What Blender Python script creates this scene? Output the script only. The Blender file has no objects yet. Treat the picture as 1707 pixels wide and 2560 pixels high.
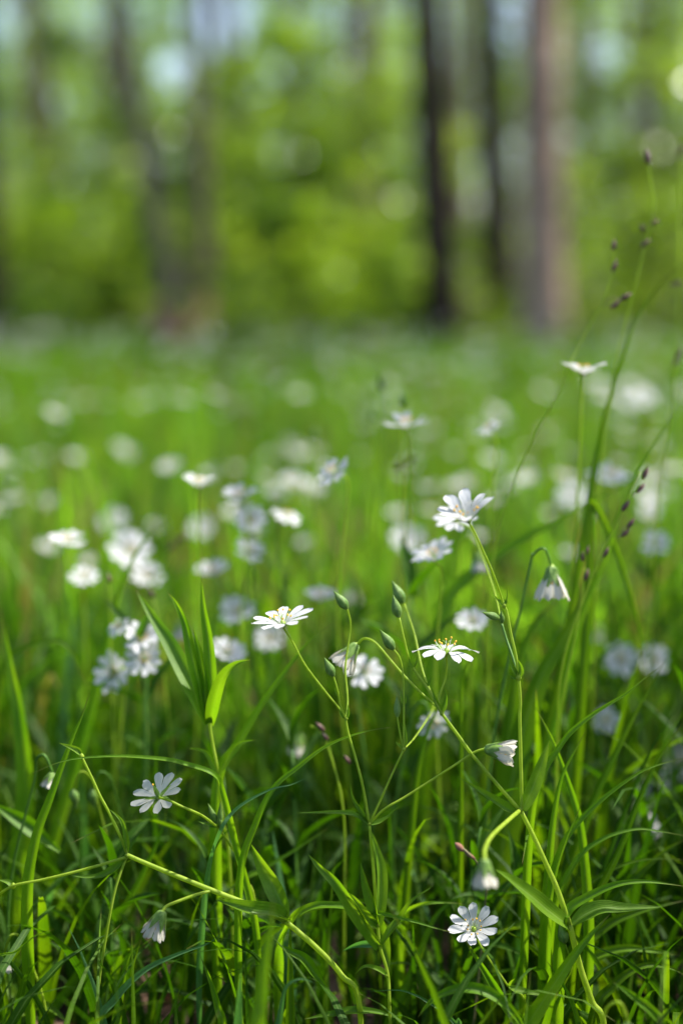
import bpy, math, random
import numpy as np
from mathutils import Vector, Matrix

random.seed(7); rng = np.random.default_rng(7)
R = math.radians
sc = bpy.context.scene
C = sc.collection

# ------------------------------------------------------------------ camera
FPX = 50 / 24 * 1707                    # focal length in pixels of the photograph
PITCH = math.atan((1280 - 740) / FPX)   # the camera looks down a little
CAMH = 0.38
FOCUS = 0.60
cam = bpy.data.cameras.new('camera'); co = bpy.data.objects.new('camera', cam); C.objects.link(co)
cam.sensor_fit = 'HORIZONTAL'; cam.sensor_width = 24; cam.lens = 50
cam.clip_start = 0.02; cam.clip_end = 3000
cam.dof.use_dof = True; cam.dof.focus_distance = FOCUS; cam.dof.aperture_fstop = 2.8
co.location = (0, 0, CAMH); co.rotation_euler = (math.pi / 2 - PITCH, 0, 0)
sc.camera = co

# ------------------------------------------------------------------ world and sun
SUN_EL, SUN_AZ = R(54), R(72)          # azimuth clockwise from the view direction
w = bpy.data.worlds.new('World'); sc.world = w; w.use_nodes = True
nt = w.node_tree; nt.nodes.clear()
sky = nt.nodes.new('ShaderNodeTexSky'); sky.sky_type = 'NISHITA'; sky.sun_disc = False
sky.sun_elevation = SUN_EL; sky.sun_rotation = SUN_AZ; sky.air_density = 1.0; sky.dust_density = 2.2; sky.ozone_density = 1.0
bg = nt.nodes.new('ShaderNodeBackground'); bg.inputs[1].default_value = 0.15
ou = nt.nodes.new('ShaderNodeOutputWorld')
nt.links.new(sky.outputs[0], bg.inputs[0]); nt.links.new(bg.outputs[0], ou.inputs[0])
sl = bpy.data.lights.new('sun', 'SUN'); so = bpy.data.objects.new('sun', sl); C.objects.link(so)
sl.energy = 4.6; sl.angle = R(0.53); sl.color = (1.0, 0.95, 0.86)
SD = Vector((math.sin(SUN_AZ) * math.cos(SUN_EL), math.cos(SUN_AZ) * math.cos(SUN_EL), math.sin(SUN_EL)))
so.rotation_euler = SD.to_track_quat('Z', 'Y').to_euler(); so.location = SD * 20

sc.view_settings.view_transform = 'Standard'; sc.view_settings.look = 'None'
sc.view_settings.exposure = 1.0; sc.view_settings.gamma = 1
sc.render.engine = 'CYCLES'
cy = sc.cycles
cy.use_denoising = True; cy.max_bounces = 8; cy.diffuse_bounces = 3; cy.glossy_bounces = 2
cy.transmission_bounces = 5; cy.transparent_max_bounces = 4; cy.sample_clamp_indirect = 6; cy.caustics_reflective = False; cy.caustics_refractive = False

# ------------------------------------------------------------------ pixel <-> world (photograph pixels, depth along the view axis)
FW = Vector((0, math.cos(PITCH), -math.sin(PITCH))); UP = Vector((0, math.sin(PITCH), math.cos(PITCH))); RT = Vector((1, 0, 0))
CO = Vector((0, 0, CAMH))
def P(x, y, d=FOCUS):
    return CO + d * (FW + RT * ((x - 853.5) / FPX) - UP * ((y - 1280) / FPX))
def proj(v):
    r = v - CO; d = r.dot(FW)
    return (853.5 + r.dot(RT) / d * FPX, 1280 - r.dot(UP) / d * FPX, d)

# ------------------------------------------------------------------ materials
def N(nt, t, **k):
    n = nt.nodes.new(t)
    for a, b in k.items(): setattr(n, a, b)
    return n
def mixcol(nt, fac, a, b, bt='MIX'):
    m = N(nt, 'ShaderNodeMix', data_type='RGBA', blend_type=bt)
    for s, v in ((m.inputs[0], fac), (m.inputs[6], a), (m.inputs[7], b)):
        if isinstance(v, (int, float)): s.default_value = v
        elif isinstance(v, tuple): s.default_value = (*v, 1)
        else: nt.links.new(v, s)
    return m.outputs[2]
def ramp(nt, f, p):
    r = N(nt, 'ShaderNodeValToRGB'); nt.links.new(f, r.inputs[0]); e = r.color_ramp.elements
    while len(e) < len(p): e.new(0.5)
    for q, (x, c) in zip(e, p): q.position = x; q.color = (c, c, c, 1) if isinstance(c, (int, float)) else (*c, 1)
    return r.outputs[0]
def math_(nt, op, a, b=0.0):
    m = N(nt, 'ShaderNodeMath', operation=op)
    for s, v in zip(m.inputs, (a, b)):
        if isinstance(v, (int, float)): s.default_value = v
        else: nt.links.new(v, s)
    return m.outputs[0]
def noise(nt, scale, detail=2, vec=None):
    n = N(nt, 'ShaderNodeTexNoise'); n.inputs['Scale'].default_value = scale; n.inputs['Detail'].default_value = detail
    if vec is None: vec = N(nt, 'ShaderNodeTexCoord').outputs['Object']
    nt.links.new(vec, n.inputs['Vector']); return n.outputs[0]
def newmat(name):
    m = bpy.data.materials.new(name); m.use_nodes = True; m.node_tree.nodes.clear(); return m, m.node_tree
def finish(nt, col, rough=0.5, spec=0.4, trans=0.0, tcol=None, bump=None, bstr=0.3, bdist=0.001, sss=0.0):
    o = N(nt, 'ShaderNodeOutputMaterial'); p = N(nt, 'ShaderNodeBsdfPrincipled')
    if isinstance(col, tuple): p.inputs['Base Color'].default_value = (*col, 1)
    else: nt.links.new(col, p.inputs['Base Color'])
    p.inputs['Roughness'].default_value = rough; p.inputs['Specular IOR Level'].default_value = spec
    if bump is not None:
        b = N(nt, 'ShaderNodeBump'); b.inputs['Strength'].default_value = bstr; b.inputs['Distance'].default_value = bdist
        nt.links.new(bump, b.inputs['Height']); nt.links.new(b.outputs[0], p.inputs['Normal'])
    if trans > 0:
        t = N(nt, 'ShaderNodeBsdfTranslucent'); x = N(nt, 'ShaderNodeMixShader'); x.inputs[0].default_value = trans
        if isinstance(tcol, tuple): t.inputs[0].default_value = (*tcol, 1)
        else: nt.links.new(tcol, t.inputs[0])
        nt.links.new(p.outputs[0], x.inputs[1]); nt.links.new(t.outputs[0], x.inputs[2]); nt.links.new(x.outputs[0], o.inputs[0])
    else: nt.links.new(p.outputs[0], o.inputs[0])
def leafmat(name, a, b, ta, tb, nscale, trans=0.42, rough=0.42, spec=0.4, veins=False, tipdry=False):
    m, nt = newmat(name)
    f = ramp(nt, noise(nt, nscale, 2), ((0.35, 0.0), (0.65, 1.0)))
    col = mixcol(nt, f, a, b); tc = mixcol(nt, f, ta, tb)
    if veins:
        uv = N(nt, 'ShaderNodeUVMap'); s = N(nt, 'ShaderNodeSeparateXYZ'); nt.links.new(uv.outputs[0], s.inputs[0])
        v = math_(nt, 'ABSOLUTE', math_(nt, 'SUBTRACT', s.outputs[0], 0.5))
        mid = ramp(nt, v, ((0.0, 1.0), (0.07, 0.0)))
        lines = math_(nt, 'POWER', math_(nt, 'ABSOLUTE', math_(nt, 'SINE', math_(nt, 'MULTIPLY', s.outputs[0], 28.0))), 3)
        nz = noise(nt, 900, 3)
        spots = ramp(nt, nz, ((0.3, 0.75), (0.7, 1.12)))
        col = mixcol(nt, 1.0, col, spots, 'MULTIPLY')
        col = mixcol(nt, math_(nt, 'MULTIPLY', lines, 0.28), col, tuple(min(1, c * 1.9) for c in b))
        tc = mixcol(nt, math_(nt, 'MULTIPLY', lines, 0.35), tc, tuple(c * 0.5 for c in ta))
        col = mixcol(nt, math_(nt, 'MULTIPLY', mid, 0.6), col, (0.22, 0.34, 0.08))
        if tipdry:
            f2 = ramp(nt, s.outputs[1], ((0.93, 0.0), (1.0, 0.85)))
            col = mixcol(nt, f2, col, (0.16, 0.10, 0.04)); tc = mixcol(nt, f2, tc, (0.12, 0.07, 0.02))
        finish(nt, col, rough, spec, trans, tc, bump=lines, bstr=0.35, bdist=0.0002)
    else: finish(nt, col, rough, spec, trans, tc)
    return m
def petalmat(name, base, tr):
    m, nt = newmat(name)
    uv = N(nt, 'ShaderNodeUVMap'); s = N(nt, 'ShaderNodeSeparateXYZ'); nt.links.new(uv.outputs[0], s.inputs[0])
    wob = math_(nt, 'MULTIPLY', math_(nt, 'SUBTRACT', noise(nt, 400, 2), 0.5), 0.10)
    ln = math_(nt, 'POWER', math_(nt, 'ABSOLUTE', math_(nt, 'COSINE', math_(nt, 'MULTIPLY', math_(nt, 'ADD', s.outputs[0], wob), 22.0))), 9)
    fade = ramp(nt, s.outputs[1], ((0.0, 1.0), (0.5, 0.8), (0.9, 0.0)))
    f = math_(nt, 'MULTIPLY', ln, math_(nt, 'MULTIPLY', fade, 0.55))
    c = mixcol(nt, f, base, (0.42, 0.44, 0.47))
    claw = ramp(nt, s.outputs[1], ((0.02, 1.0), (0.22, 0.0)))
    c = mixcol(nt, math_(nt, 'MULTIPLY', claw, 0.5), c, (0.62, 0.70, 0.35))
    finish(nt, c, 0.55, 0.25, 0.34, tr, bump=ln, bstr=0.25, bdist=0.0002)
    return m
def simple(name, a, b, sc_, rough=0.6, spec=0.3, trans=0.0, tc=None, bstr=0.0, bdist=0.001, detail=4):
    m, nt = newmat(name); n = noise(nt, sc_, detail)
    finish(nt, mixcol(nt, ramp(nt, n, ((0.35, 0.0), (0.65, 1.0))), a, b), rough, spec, trans, tc, bump=n if bstr else None, bstr=bstr, bdist=bdist)
    return m

M = {}
M['petal'] = petalmat('white_petal', (0.66, 0.66, 0.66), (0.72, 0.72, 0.70))
M['petal_old'] = petalmat('cream_petal', (0.64, 0.61, 0.52), (0.66, 0.62, 0.48))
M['leaf'] = leafmat('stitchwort_leaf', (0.070, 0.165, 0.008), (0.130, 0.245, 0.014), (0.22, 0.46, 0.006), (0.38, 0.64, 0.012), 60, veins=True, spec=0.3, rough=0.45)
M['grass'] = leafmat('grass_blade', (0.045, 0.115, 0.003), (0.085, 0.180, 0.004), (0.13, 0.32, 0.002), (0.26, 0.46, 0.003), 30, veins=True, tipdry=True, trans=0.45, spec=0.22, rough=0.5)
M['grass_lit'] = leafmat('sunlit_grass_blade', (0.065, 0.170, 0.004), (0.125, 0.260, 0.007), (0.20, 0.50, 0.004), (0.40, 0.70, 0.010), 30, veins=True, tipdry=True, trans=0.45, spec=0.3, rough=0.45)  # brighter copy of the grass, sunlit glow put into its colour
M['grass_shaded'] = leafmat('shade_darkened_grass', (0.018, 0.062, 0.002), (0.036, 0.105, 0.003), (0.05, 0.17, 0.001), (0.10, 0.27, 0.002), 25, veins=True, trans=0.42, spec=0.22, rough=0.5)  # darker copy of the grass, shade among the stems put into its colour
M['grass_dry'] = leafmat('yellowing_grass', (0.12, 0.125, 0.02), (0.20, 0.17, 0.05), (0.22, 0.24, 0.02), (0.34, 0.28, 0.06), 12, spec=0.2, rough=0.6)
M['grass_blue'] = leafmat('bluish_grass_blade', (0.050, 0.150, 0.040), (0.10, 0.24, 0.08), (0.10, 0.34, 0.03), (0.16, 0.42, 0.05), 30, veins=True, trans=0.35)
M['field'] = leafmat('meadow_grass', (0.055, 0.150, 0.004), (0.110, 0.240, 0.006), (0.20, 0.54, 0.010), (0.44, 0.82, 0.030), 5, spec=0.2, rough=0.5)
M['stem'] = simple('green_stem', (0.24, 0.36, 0.02), (0.36, 0.48, 0.05), 300, 0.5, 0.3, 0.4, (0.6, 0.78, 0.08))
M['stem_dark'] = simple('deep_green_stem', (0.07, 0.18, 0.02), (0.11, 0.24, 0.03), 300, 0.5, 0.35, 0.15, (0.12, 0.28, 0.02))
M['straw'] = simple('brown_stalk', (0.14, 0.17, 0.06), (0.24, 0.20, 0.10), 300, 0.6)
M['sepal'] = leafmat('sepal', (0.12, 0.24, 0.035), (0.24, 0.38, 0.09), (0.25, 0.45, 0.03), (0.35, 0.55, 0.08), 500, trans=0.35, veins=True)
M['bud'] = leafmat('bud_green', (0.10, 0.22, 0.04), (0.20, 0.36, 0.10), (0.2, 0.4, 0.05), (0.3, 0.5, 0.1), 400, trans=0.2, veins=False)
M['anther'] = simple('orange_anther', (0.85, 0.42, 0.03), (0.92, 0.60, 0.06), 2000, 0.7)
M['filament'] = simple('white_filament', (0.75, 0.78, 0.68), (0.85, 0.85, 0.8), 500, 0.5, 0.3, 0.3, (0.8, 0.8, 0.7))
M['ovary'] = simple('green_ovary', (0.25, 0.42, 0.04), (0.38, 0.5, 0.08), 900, 0.4)
M['seed'] = simple('brown_spikelet', (0.045, 0.020, 0.016), (0.16, 0.075, 0.055), 500, 0.5, 0.4)
M['soil'] = simple('woodland_soil', (0.028, 0.020, 0.014), (0.085, 0.062, 0.045), 40, 0.95, 0.1, bstr=0.8, bdist=0.01, detail=8)
M['litter'] = simple('dead_leaf', (0.10, 0.055, 0.035), (0.26, 0.17, 0.115), 60, 0.8, 0.2, 0.15, (0.25, 0.14, 0.07))
M['bark'] = simple('grey_brown_bark', (0.075, 0.056, 0.042), (0.24, 0.185, 0.145), 14, 0.9, 0.2, bstr=0.9, bdist=0.02, detail=8)
M['bark_pale'] = simple('pale_pinkish_bark', (0.17, 0.105, 0.070), (0.55, 0.38, 0.285), 10, 0.85, 0.2, bstr=0.8, bdist=0.015, detail=8)
M['bark_dark'] = simple('dark_bark', (0.016, 0.012, 0.008), (0.050, 0.036, 0.026), 12, 0.9, 0.2, bstr=0.9, bdist=0.02, detail=8)
M['red_earth'] = simple('reddish_rotten_wood', (0.17, 0.075, 0.05), (0.38, 0.20, 0.14), 12, 0.9, 0.2, bstr=0.8, bdist=0.01, detail=6)
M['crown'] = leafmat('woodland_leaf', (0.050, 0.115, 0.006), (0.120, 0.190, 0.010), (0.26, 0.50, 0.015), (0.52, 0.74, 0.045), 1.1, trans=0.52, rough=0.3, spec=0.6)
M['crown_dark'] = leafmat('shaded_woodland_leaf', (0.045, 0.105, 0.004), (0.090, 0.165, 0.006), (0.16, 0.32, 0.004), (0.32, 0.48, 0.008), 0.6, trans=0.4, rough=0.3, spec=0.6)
M['crown_lit'] = leafmat('sunlit_woodland_leaf', (0.085, 0.150, 0.006), (0.150, 0.220, 0.010), (0.34, 0.58, 0.012), (0.60, 0.80, 0.04), 1.1, trans=0.55, rough=0.3, spec=0.6)  # brighter copy of the woodland leaf, sunlight put into the colour

# ------------------------------------------------------------------ mesh builder
class MB:
    def __init__(s): s.v = []; s.f = []; s.uv = []; s.m = []; s.n = 0
    def add(s, V, F, UV, mi=0):
        s.v.extend(V); s.uv.extend(UV); s.f.extend([tuple(i + s.n for i in f) for f in F]); s.m.extend([mi] * len(F)); s.n += len(V)
    def mesh(s, name, mats, smooth=True, origin=None):
        me = bpy.data.meshes.new(name)
        V = s.v if origin is None else [(a[0] - origin[0], a[1] - origin[1], a[2] - origin[2]) for a in s.v]
        me.from_pydata([tuple(a) for a in V], [], s.f)
        ul = me.uv_layers.new(name='UVMap')
        li = np.zeros(len(me.loops), np.int32); me.loops.foreach_get('vertex_index', li)
        ul.data.foreach_set('uv', np.array(s.uv, np.float32)[li].ravel())
        for m in (mats if isinstance(mats, (list, tuple)) else [mats]): me.materials.append(M[m])
        if max(s.m, default=0) > 0: me.polygons.foreach_set('material_index', np.array(s.m, np.int32))
        if smooth: me.polygons.foreach_set('use_smooth', [True] * len(me.polygons))
        return me
def link(name, me, parent=None, mw=None):
    o = bpy.data.objects.new(name, me); C.objects.link(o); o.parent = parent
    if mw is not None: o.matrix_local = mw
    return o
def tag(o, label=None, cat=None, group=None, kind=None):
    if label: o['label'] = label
    if cat: o['category'] = cat
    if group: o['group'] = group
    if kind: o['kind'] = kind
    return o
def empty(name, loc):
    o = bpy.data.objects.new(name, None); C.objects.link(o); o.location = loc; o.empty_display_size = 0.02; return o
def npmesh(name, V, F4, mats, uv=None, smooth=False, mi=None):
    """fast mesh of quads from numpy arrays"""
    me = bpy.data.meshes.new(name); nv = len(V); nf = len(F4)
    me.vertices.add(nv); me.vertices.foreach_set('co', V.astype(np.float32).ravel())
    k = F4.shape[1]
    me.loops.add(nf * k); me.loops.foreach_set('vertex_index', F4.astype(np.int32).ravel())
    me.polygons.add(nf); me.polygons.foreach_set('loop_start', np.arange(nf, dtype=np.int32) * k)
    me.polygons.foreach_set('loop_total', np.full(nf, k, np.int32))
    if uv is not None:
        ul = me.uv_layers.new(name='UVMap'); ul.data.foreach_set('uv', uv[F4.ravel()].astype(np.float32).ravel())
    for m in (mats if isinstance(mats, (list, tuple)) else [mats]): me.materials.append(M[m])
    if mi is not None: me.polygons.foreach_set('material_index', mi.astype(np.int32))
    if smooth: me.polygons.foreach_set('use_smooth', np.ones(nf, bool))
    me.update(); me.validate(); return me

def spline(pts, n=6):
    pts = [Vector(p) for p in pts]
    if len(pts) == 2: pts = [pts[0], pts[0].lerp(pts[1], .5) + Vector((0, 0, 0)), pts[1]]
    q = [pts[0] * 2 - pts[1]] + pts + [pts[-1] * 2 - pts[-2]]; out = []
    for i in range(1, len(q) - 2):
        a, b, c, d = q[i - 1:i + 3]
        for k in range(n):
            t = k / n
            out.append(0.5 * ((2 * b) + (c - a) * t + (2 * a - 5 * b + 4 * c - d) * t * t + (3 * b - a - 3 * c + d) * t ** 3))
    out.append(pts[-1]); return out
def arcs(p):
    L = [0.0]
    for a, b in zip(p, p[1:]): L.append(L[-1] + (b - a).length)
    return [x / max(L[-1], 1e-9) for x in L]
def tube(mb, pts, r, sides=7, n=6, mi=0, smooth=True, cap=True):
    """r: a number or a function of arc fraction"""
    p = spline(pts, n) if smooth else [Vector(a) for a in pts]
    u = arcs(p); V = []; F = []; UV = []
    T0 = (p[1] - p[0]).normalized(); A = T0.orthogonal().normalized()
    for i, c in enumerate(p):
        T = (p[min(i + 1, len(p) - 1)] - p[max(i - 1, 0)]).normalized()
        A = (A - T * A.dot(T)).normalized(); B = T.cross(A); rr = r(u[i]) if callable(r) else r
        for k in range(sides):
            a = 2 * math.pi * k / sides
            V.append(c + (A * math.cos(a) + B * math.sin(a)) * rr); UV.append((k / sides, u[i]))
    for i in range(len(p) - 1):
        for k in range(sides):
            k2 = (k + 1) % sides; F.append((i * sides + k, i * sides + k2, (i + 1) * sides + k2, (i + 1) * sides + k))
    if cap: F.append(tuple(range(sides))[::-1]); F.append(tuple((len(p) - 1) * sides + k for k in range(sides)))
    mb.add(V, F, UV, mi)
def prof_leaf(u): return (min(1, 0.32 + u / 0.22 * 0.68) if u < 0.22 else 1) * max(0.0, (1 - max(0, (u - 0.22) / 0.78) ** 1.25))
def prof_grass(u): return (0.65 + 0.35 * min(1, u / 0.3)) * max(0, 1 - max(0, (u - 0.35) / 0.65) ** 1.8)
def prof_broad(u): return math.sin(math.pi * min(1, (u * 0.9 + 0.1)) ** 0.75) ** 0.85 if u < 1 else 0
def ribbon(mb, pts, width, hint, prof=prof_grass, fold=0.25, twist=0.0, n=6, mi=0, wavy=0.0, cross=4):
    p = spline(pts, n); u = arcs(p); V = []; F = []; UV = []; ph = random.random() * 6
    for i, c in enumerate(p):
        T = (p[min(i + 1, len(p) - 1)] - p[max(i - 1, 0)]).normalized()
        W = T.cross(hint)
        if W.length < 1e-4: W = T.orthogonal()
        W.normalize(); Nn = W.cross(T)
        a = twist * u[i]; W, Nn = W * math.cos(a) + Nn * math.sin(a), Nn * math.cos(a) - W * math.sin(a)
        h = width * 0.5 * max(prof(u[i]), 0.015)
        for k in range(cross + 1):
            x = -1 + 2 * k / cross
            V.append(c + W * (x * h) + Nn * (abs(x) ** 1.3 * h * fold * 2 + wavy * h * math.sin(u[i] * 17 + ph + x * 2))); UV.append((k / cross, u[i]))
    m = cross + 1
    for i in range(len(p) - 1):
        for k in range(cross): F.append((i * m + k, i * m + k + 1, (i + 1) * m + k + 1, (i + 1) * m + k))
    mb.add(V, F, UV, mi)
def blob(mb, c, axis, L, r, mi=0, sides=8, rings=7, ribs=0.0, tip=0.0, base=0.0):
    """closed pointed body along axis from c"""
    axis = axis.normalized(); A = axis.orthogonal().normalized(); B = axis.cross(A); V = []; F = []; UV = []
    for i in range(rings + 1):
        t = i / rings; rr = r * (math.sin(math.pi * t ** (1 - tip)) ** (0.75 + tip) if 0 < t < 1 else 0.0)
        rr = max(rr, r * 0.03)
        if t < 0.5: rr = max(rr, r * base)
        for k in range(sides):
            a = 2 * math.pi * k / sides; q = rr * (1 + ribs * math.cos(5 * a))
            V.append(c + axis * (L * t) + (A * math.cos(a) + B * math.sin(a)) * q); UV.append((k / sides, t))
    for i in range(rings):
        for k in range(sides):
            k2 = (k + 1) % sides; F.append((i * sides + k, i * sides + k2, (i + 1) * sides + k2, (i + 1) * sides + k))
    F.append(tuple(range(sides))[::-1]); F.append(tuple(rings * sides + k for k in range(sides))); mb.add(V, F, UV, mi)

# ------------------------------------------------------------------ stitchwort flower
def petal_bm(mb, phi, L, e, rnd=0.0, closed=False, nu=12, nv=4, mi=0, wide=1.0):
    """one petal cleft into two lobes. e = elevation angles at base, middle, tip"""
    e0, e1, e2 = (R(a + random.uniform(-rnd, rnd)) for a in e)
    spread = random.uniform(0.9, 1.1) * wide; bend = [random.uniform(-0.12, 0.12) * (rnd > 0) for _ in range(2)]
    cr, sr = math.cos(phi), math.sin(phi)
    r0 = 0.07 * L
    def cent(u):
        n = 10; r, z = r0, 0.0
        for i in range(n):
            t = u * (i + 0.5) / n
            a = e0 + (e1 - e0) * (t / 0.35) if t < 0.35 else e1 + (e2 - e1) * ((t - 0.35) / 0.65)
            r += math.cos(a) * L * u / n; z += math.sin(a) * L * u / n
        return r, z, a
    C_ = [cent(i / nu) for i in range(nu + 1)]
    for s in (-1, 1):
        V = []; F = []; UV = []; Ls = random.uniform(0.94, 1.04); bz = bend[0 if s < 0 else 1]; curl = random.uniform(-0.03, 0.07)
        for i in range(nu + 1):
            u = i / nu; r, z, a = C_[i]; r *= (1 + (Ls - 1) * u)
            cc = (0.275 * u) * spread * (0.5 if closed else 1)
            wv = 0.192 * min(1, 0.22 + (u / 0.72) ** 1.1 * 0.80) * (math.sqrt(max(0, 1 - max(0, (u - 0.72) / 0.28) ** 2.2)))
            wv = max(wv, 0.004)
            lo, hi = max(cc - wv, 0.0 if u < 0.45 else 0.012), cc + wv
            for k in range(nv + 1):
                q = k / nv; x = (lo + (hi - lo) * q) * L * s
                dz = (abs(q - 0.5) * 2) ** 2 * 0.025 * L * u + bz * L * 0.3 * u * u + curl * L * u * u * q
                zz = z + dz * math.cos(a); rr = r - dz * math.sin(a)
                V.append((cr * rr - sr * x, sr * rr + cr * x, zz)); UV.append((0.5 + s * x * s / L * s, u))
        m = nv + 1
        for i in range(nu):
            for k in range(nv): F.append((i * m + k, i * m + k + 1, (i + 1) * m + k + 1, (i + 1) * m + k) if s > 0 else (i * m + k, (i + 1) * m + k, (i + 1) * m + k + 1, i * m + k + 1))
        mb.add([Vector(v) for v in V], F, UV, mi)
def sepal_bm(mb, phi, L, el, mi=0, w_=0.30, bend=0.0):
    cl = el > 50
    if cl: w_ = 0.40
    d = Vector((math.cos(phi), math.sin(phi), 0)); z = Vector((0, 0, 1)); r0 = 0.0017 if cl else 0.0010
    pts = [d * .0004 - z * .0006] if cl else []
    for i in range(5):
        u = i / 4; a = R(62 + 12 * u if cl else el + bend * u + (1 - u) * 25)
        pts.append(((pts[-1] + (d * math.cos(a) + z * math.sin(a)) * (L / 4)) if len(pts) > (1 if cl else 0) else d * r0 - z * 0.0002))
    ribbon(mb, pts, L * w_ * 1.15, -(d * math.sin(R(el)) - z * math.cos(R(el))), prof=lambda u: (0.75 + 0.25 * min(1, u / .25)) * (1 - u ** 2.2), fold=0.22, n=3, mi=mi)
def flower(root, base, axis, L=0.0125, e=(62, 14, -6), detail=2, old=False, closed=False, sep=18, roll=None, rnd=7, label=None, name='flower', wide=1.0):
    """axis in world space; detail 2: every petal, sepal and stamen; 1: petals only; 0: a single mesh"""
    axis = Vector(axis).normalized(); q = axis.to_track_quat('Z', 'Y')
    roll = random.random() * 6.28 if roll is None else roll
    mw = Matrix.Translation(Vector(base) - root.location) @ q.to_matrix().to_4x4() @ Matrix.Rotation(roll, 4, 'Z')
    pm = 'petal_old' if old else 'petal'
    z = Vector((0, 0, 1)); k = L / 0.0125
    g = MB(); blob(g, Vector((0, 0, -0.0012 * k)), z, 0.0042 * k, 0.0013 * k, rings=6)
    for i in range(3):
        a = i * 2.09; d = Vector((math.cos(a), math.sin(a), 0)); tube(g, [z * .0026 * k, z * .0045 * k + d * .0005 * k, z * .0055 * k + d * .0018 * k], 0.00014 * k, 4, 3)
    if detail == 0:
        for i in range(5): sepal_bm(g, (i + .5) * 1.2566, 0.0068 * k, sep, mi=2)
        for i in range(5): petal_bm(g, i * 1.2566, L, e, rnd, closed, 7, 2, 1, wide)
        for i in range(8):
            a = i * .785; d = Vector((math.cos(a), math.sin(a), 0)); blob(g, d * .0024 * k + z * .0052 * k, z, .0012 * k, .0006 * k, 3, 5, 3)
        return link(name, g.mesh(name, ['ovary', pm, 'sepal', 'anther']), root, mw)
    fl = link(name, g.mesh(name, 'ovary'), root, mw)
    if label: fl['label'] = label
    for i in range(5):
        m = MB(); petal_bm(m, i * 1.2566 + random.uniform(-.06, .06), L * random.uniform(.96, 1.03), e, rnd, closed, 12 if detail == 2 else 8, 4 if detail == 2 else 3, 0, wide)
        link('petal', m.mesh('petal', pm), fl)
    if detail == 2:
        for i in range(5):
            m = MB(); sepal_bm(m, (i + .5) * 1.2566, (0.0088 if closed else 0.0070) * k * random.uniform(.92, 1.08), sep + random.uniform(-4, 4)); link('sepal', m.mesh('sepal', 'sepal'), fl)
        for i in range(10):
            m = MB(); a = i * .628 + random.uniform(-.12, .12); d = Vector((math.cos(a), math.sin(a), 0)); el = R(random.uniform(50, 74) if not closed else 82); ll = random.uniform(.0048, .0068) * k
            if closed: ll *= 1.2
            p1 = d * .0010 * k + (d * math.cos(el) + z * math.sin(el)) * ll
            tube(m, [d * .0009 * k, d * .0010 * k + (d * math.cos(el) + z * math.sin(el)) * ll * .5 - d * .0002, p1], 0.00013 * k, 5, 3)
            ax = (d * random.uniform(-.5, .9) + z * .6 + d.cross(z) * random.uniform(-.8, .8)).normalized()
            blob(m, p1 - ax * .00055 * k, ax, .00125 * k, .00042 * k, 1, 6, 4)
            link('stamen', m.mesh('stamen', ['filament', 'anther']), fl)
    else:
        m = MB()
        for i in range(5): sepal_bm(m, (i + .5) * 1.2566, (.0092 if closed else .0068) * k, sep)
        link('calyx', m.mesh('calyx', 'sepal'), fl)
        m = MB()
        for i in range(8):
            a = i * .785; d = Vector((math.cos(a), math.sin(a), 0)); tube(m, [d * .001 * k, d * .0026 * k + z * .005 * k], .00014 * k, 4, 2); blob(m, d * .0026 * k + z * .005 * k, z, .0012 * k, .0005 * k, 1, 5, 3)
        link('stamens', m.mesh('stamens', ['filament', 'anther']), fl)
    return fl
def closed_flower(root, base, axis, L=0.0085, detail=2, **k):
    L *= 1.15
    return flower(root, base, axis, L, e=(72, 66, 70), old=True, closed=True, sep=60, rnd=9, wide=1.0, detail=detail, **k)
def bud(root, base, tip, r=0.0020, name='bud', label=None):
    base, tip = Vector(base), Vector(tip); ax = tip - base; L = ax.length; A = ax.normalized()
    m = MB(); blob(m, Vector((0, 0, 0)), ax, L, r, 0, 15, 12, ribs=0.05, tip=0.38, base=0.35)
    o = link(name, m.mesh(name, 'bud'), root, Matrix.Translation(base - root.location))
    q = A.to_track_quat('Z', 'Y')
    for i in range(5):
        a = i * 1.2566 + .3; pts = []
        for j in range(7):
            t = j / 6; rr = r * 1.06 * (math.sin(math.pi * t ** .62) ** 1.13 if 0 < t < 1 else .03); rr = max(rr, r * .05)
            if t < .15: rr = max(rr, r * .4)
            v = Vector((math.cos(a) * rr, math.sin(a) * rr, t * L * 1.02)); v.rotate(q); pts.append(v)
        hv = Vector((math.cos(a), math.sin(a), 0)); hv.rotate(q); s = MB()
        ribbon(s, pts, r * 1.45, -hv, prof=lambda u: (0.6 + .4 * min(1, u / .25)) * (1 - u ** 3), fold=0.22, n=2)
        link('sepal', s.mesh('sepal', 'sepal'), o)
    return o
VIEWHINT = (-FW + UP * 0.35)
def hint(dx=0.0, up=0.35): return (-FW + UP * up + RT * dx).normalized()
def part(root, name, mb, mat, label=None):
    o = link(name, mb.mesh(name, mat, origin=root.location), root)
    if label: o['label'] = label
    return o
def px(pts, d=FOCUS):
    """traced points (x, y[, depth offset])"""
    return [P(p[0], p[1], d + (p[2] if len(p) > 2 else 0.0)) for p in pts]
def stem(root, pts, d=FOCUS, w0=9, w1=None, mat='stem', name='stem', raw=False, sides=7):
    w1 = w0 if w1 is None else w1; m = MB(); q = pts if raw else px(pts, d)
    tube(m, q, lambda u: (w0 + (w1 - w0) * u) * 0.5 * d / FPX, sides, 6)
    return part(root, name, m, mat)
def node(mb, c, r): blob(mb, Vector(c) - Vector((0, 0, r * 1.3)), Vector((0, 0, 1)), r * 2.6, r, 0, 8, 5)
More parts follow.
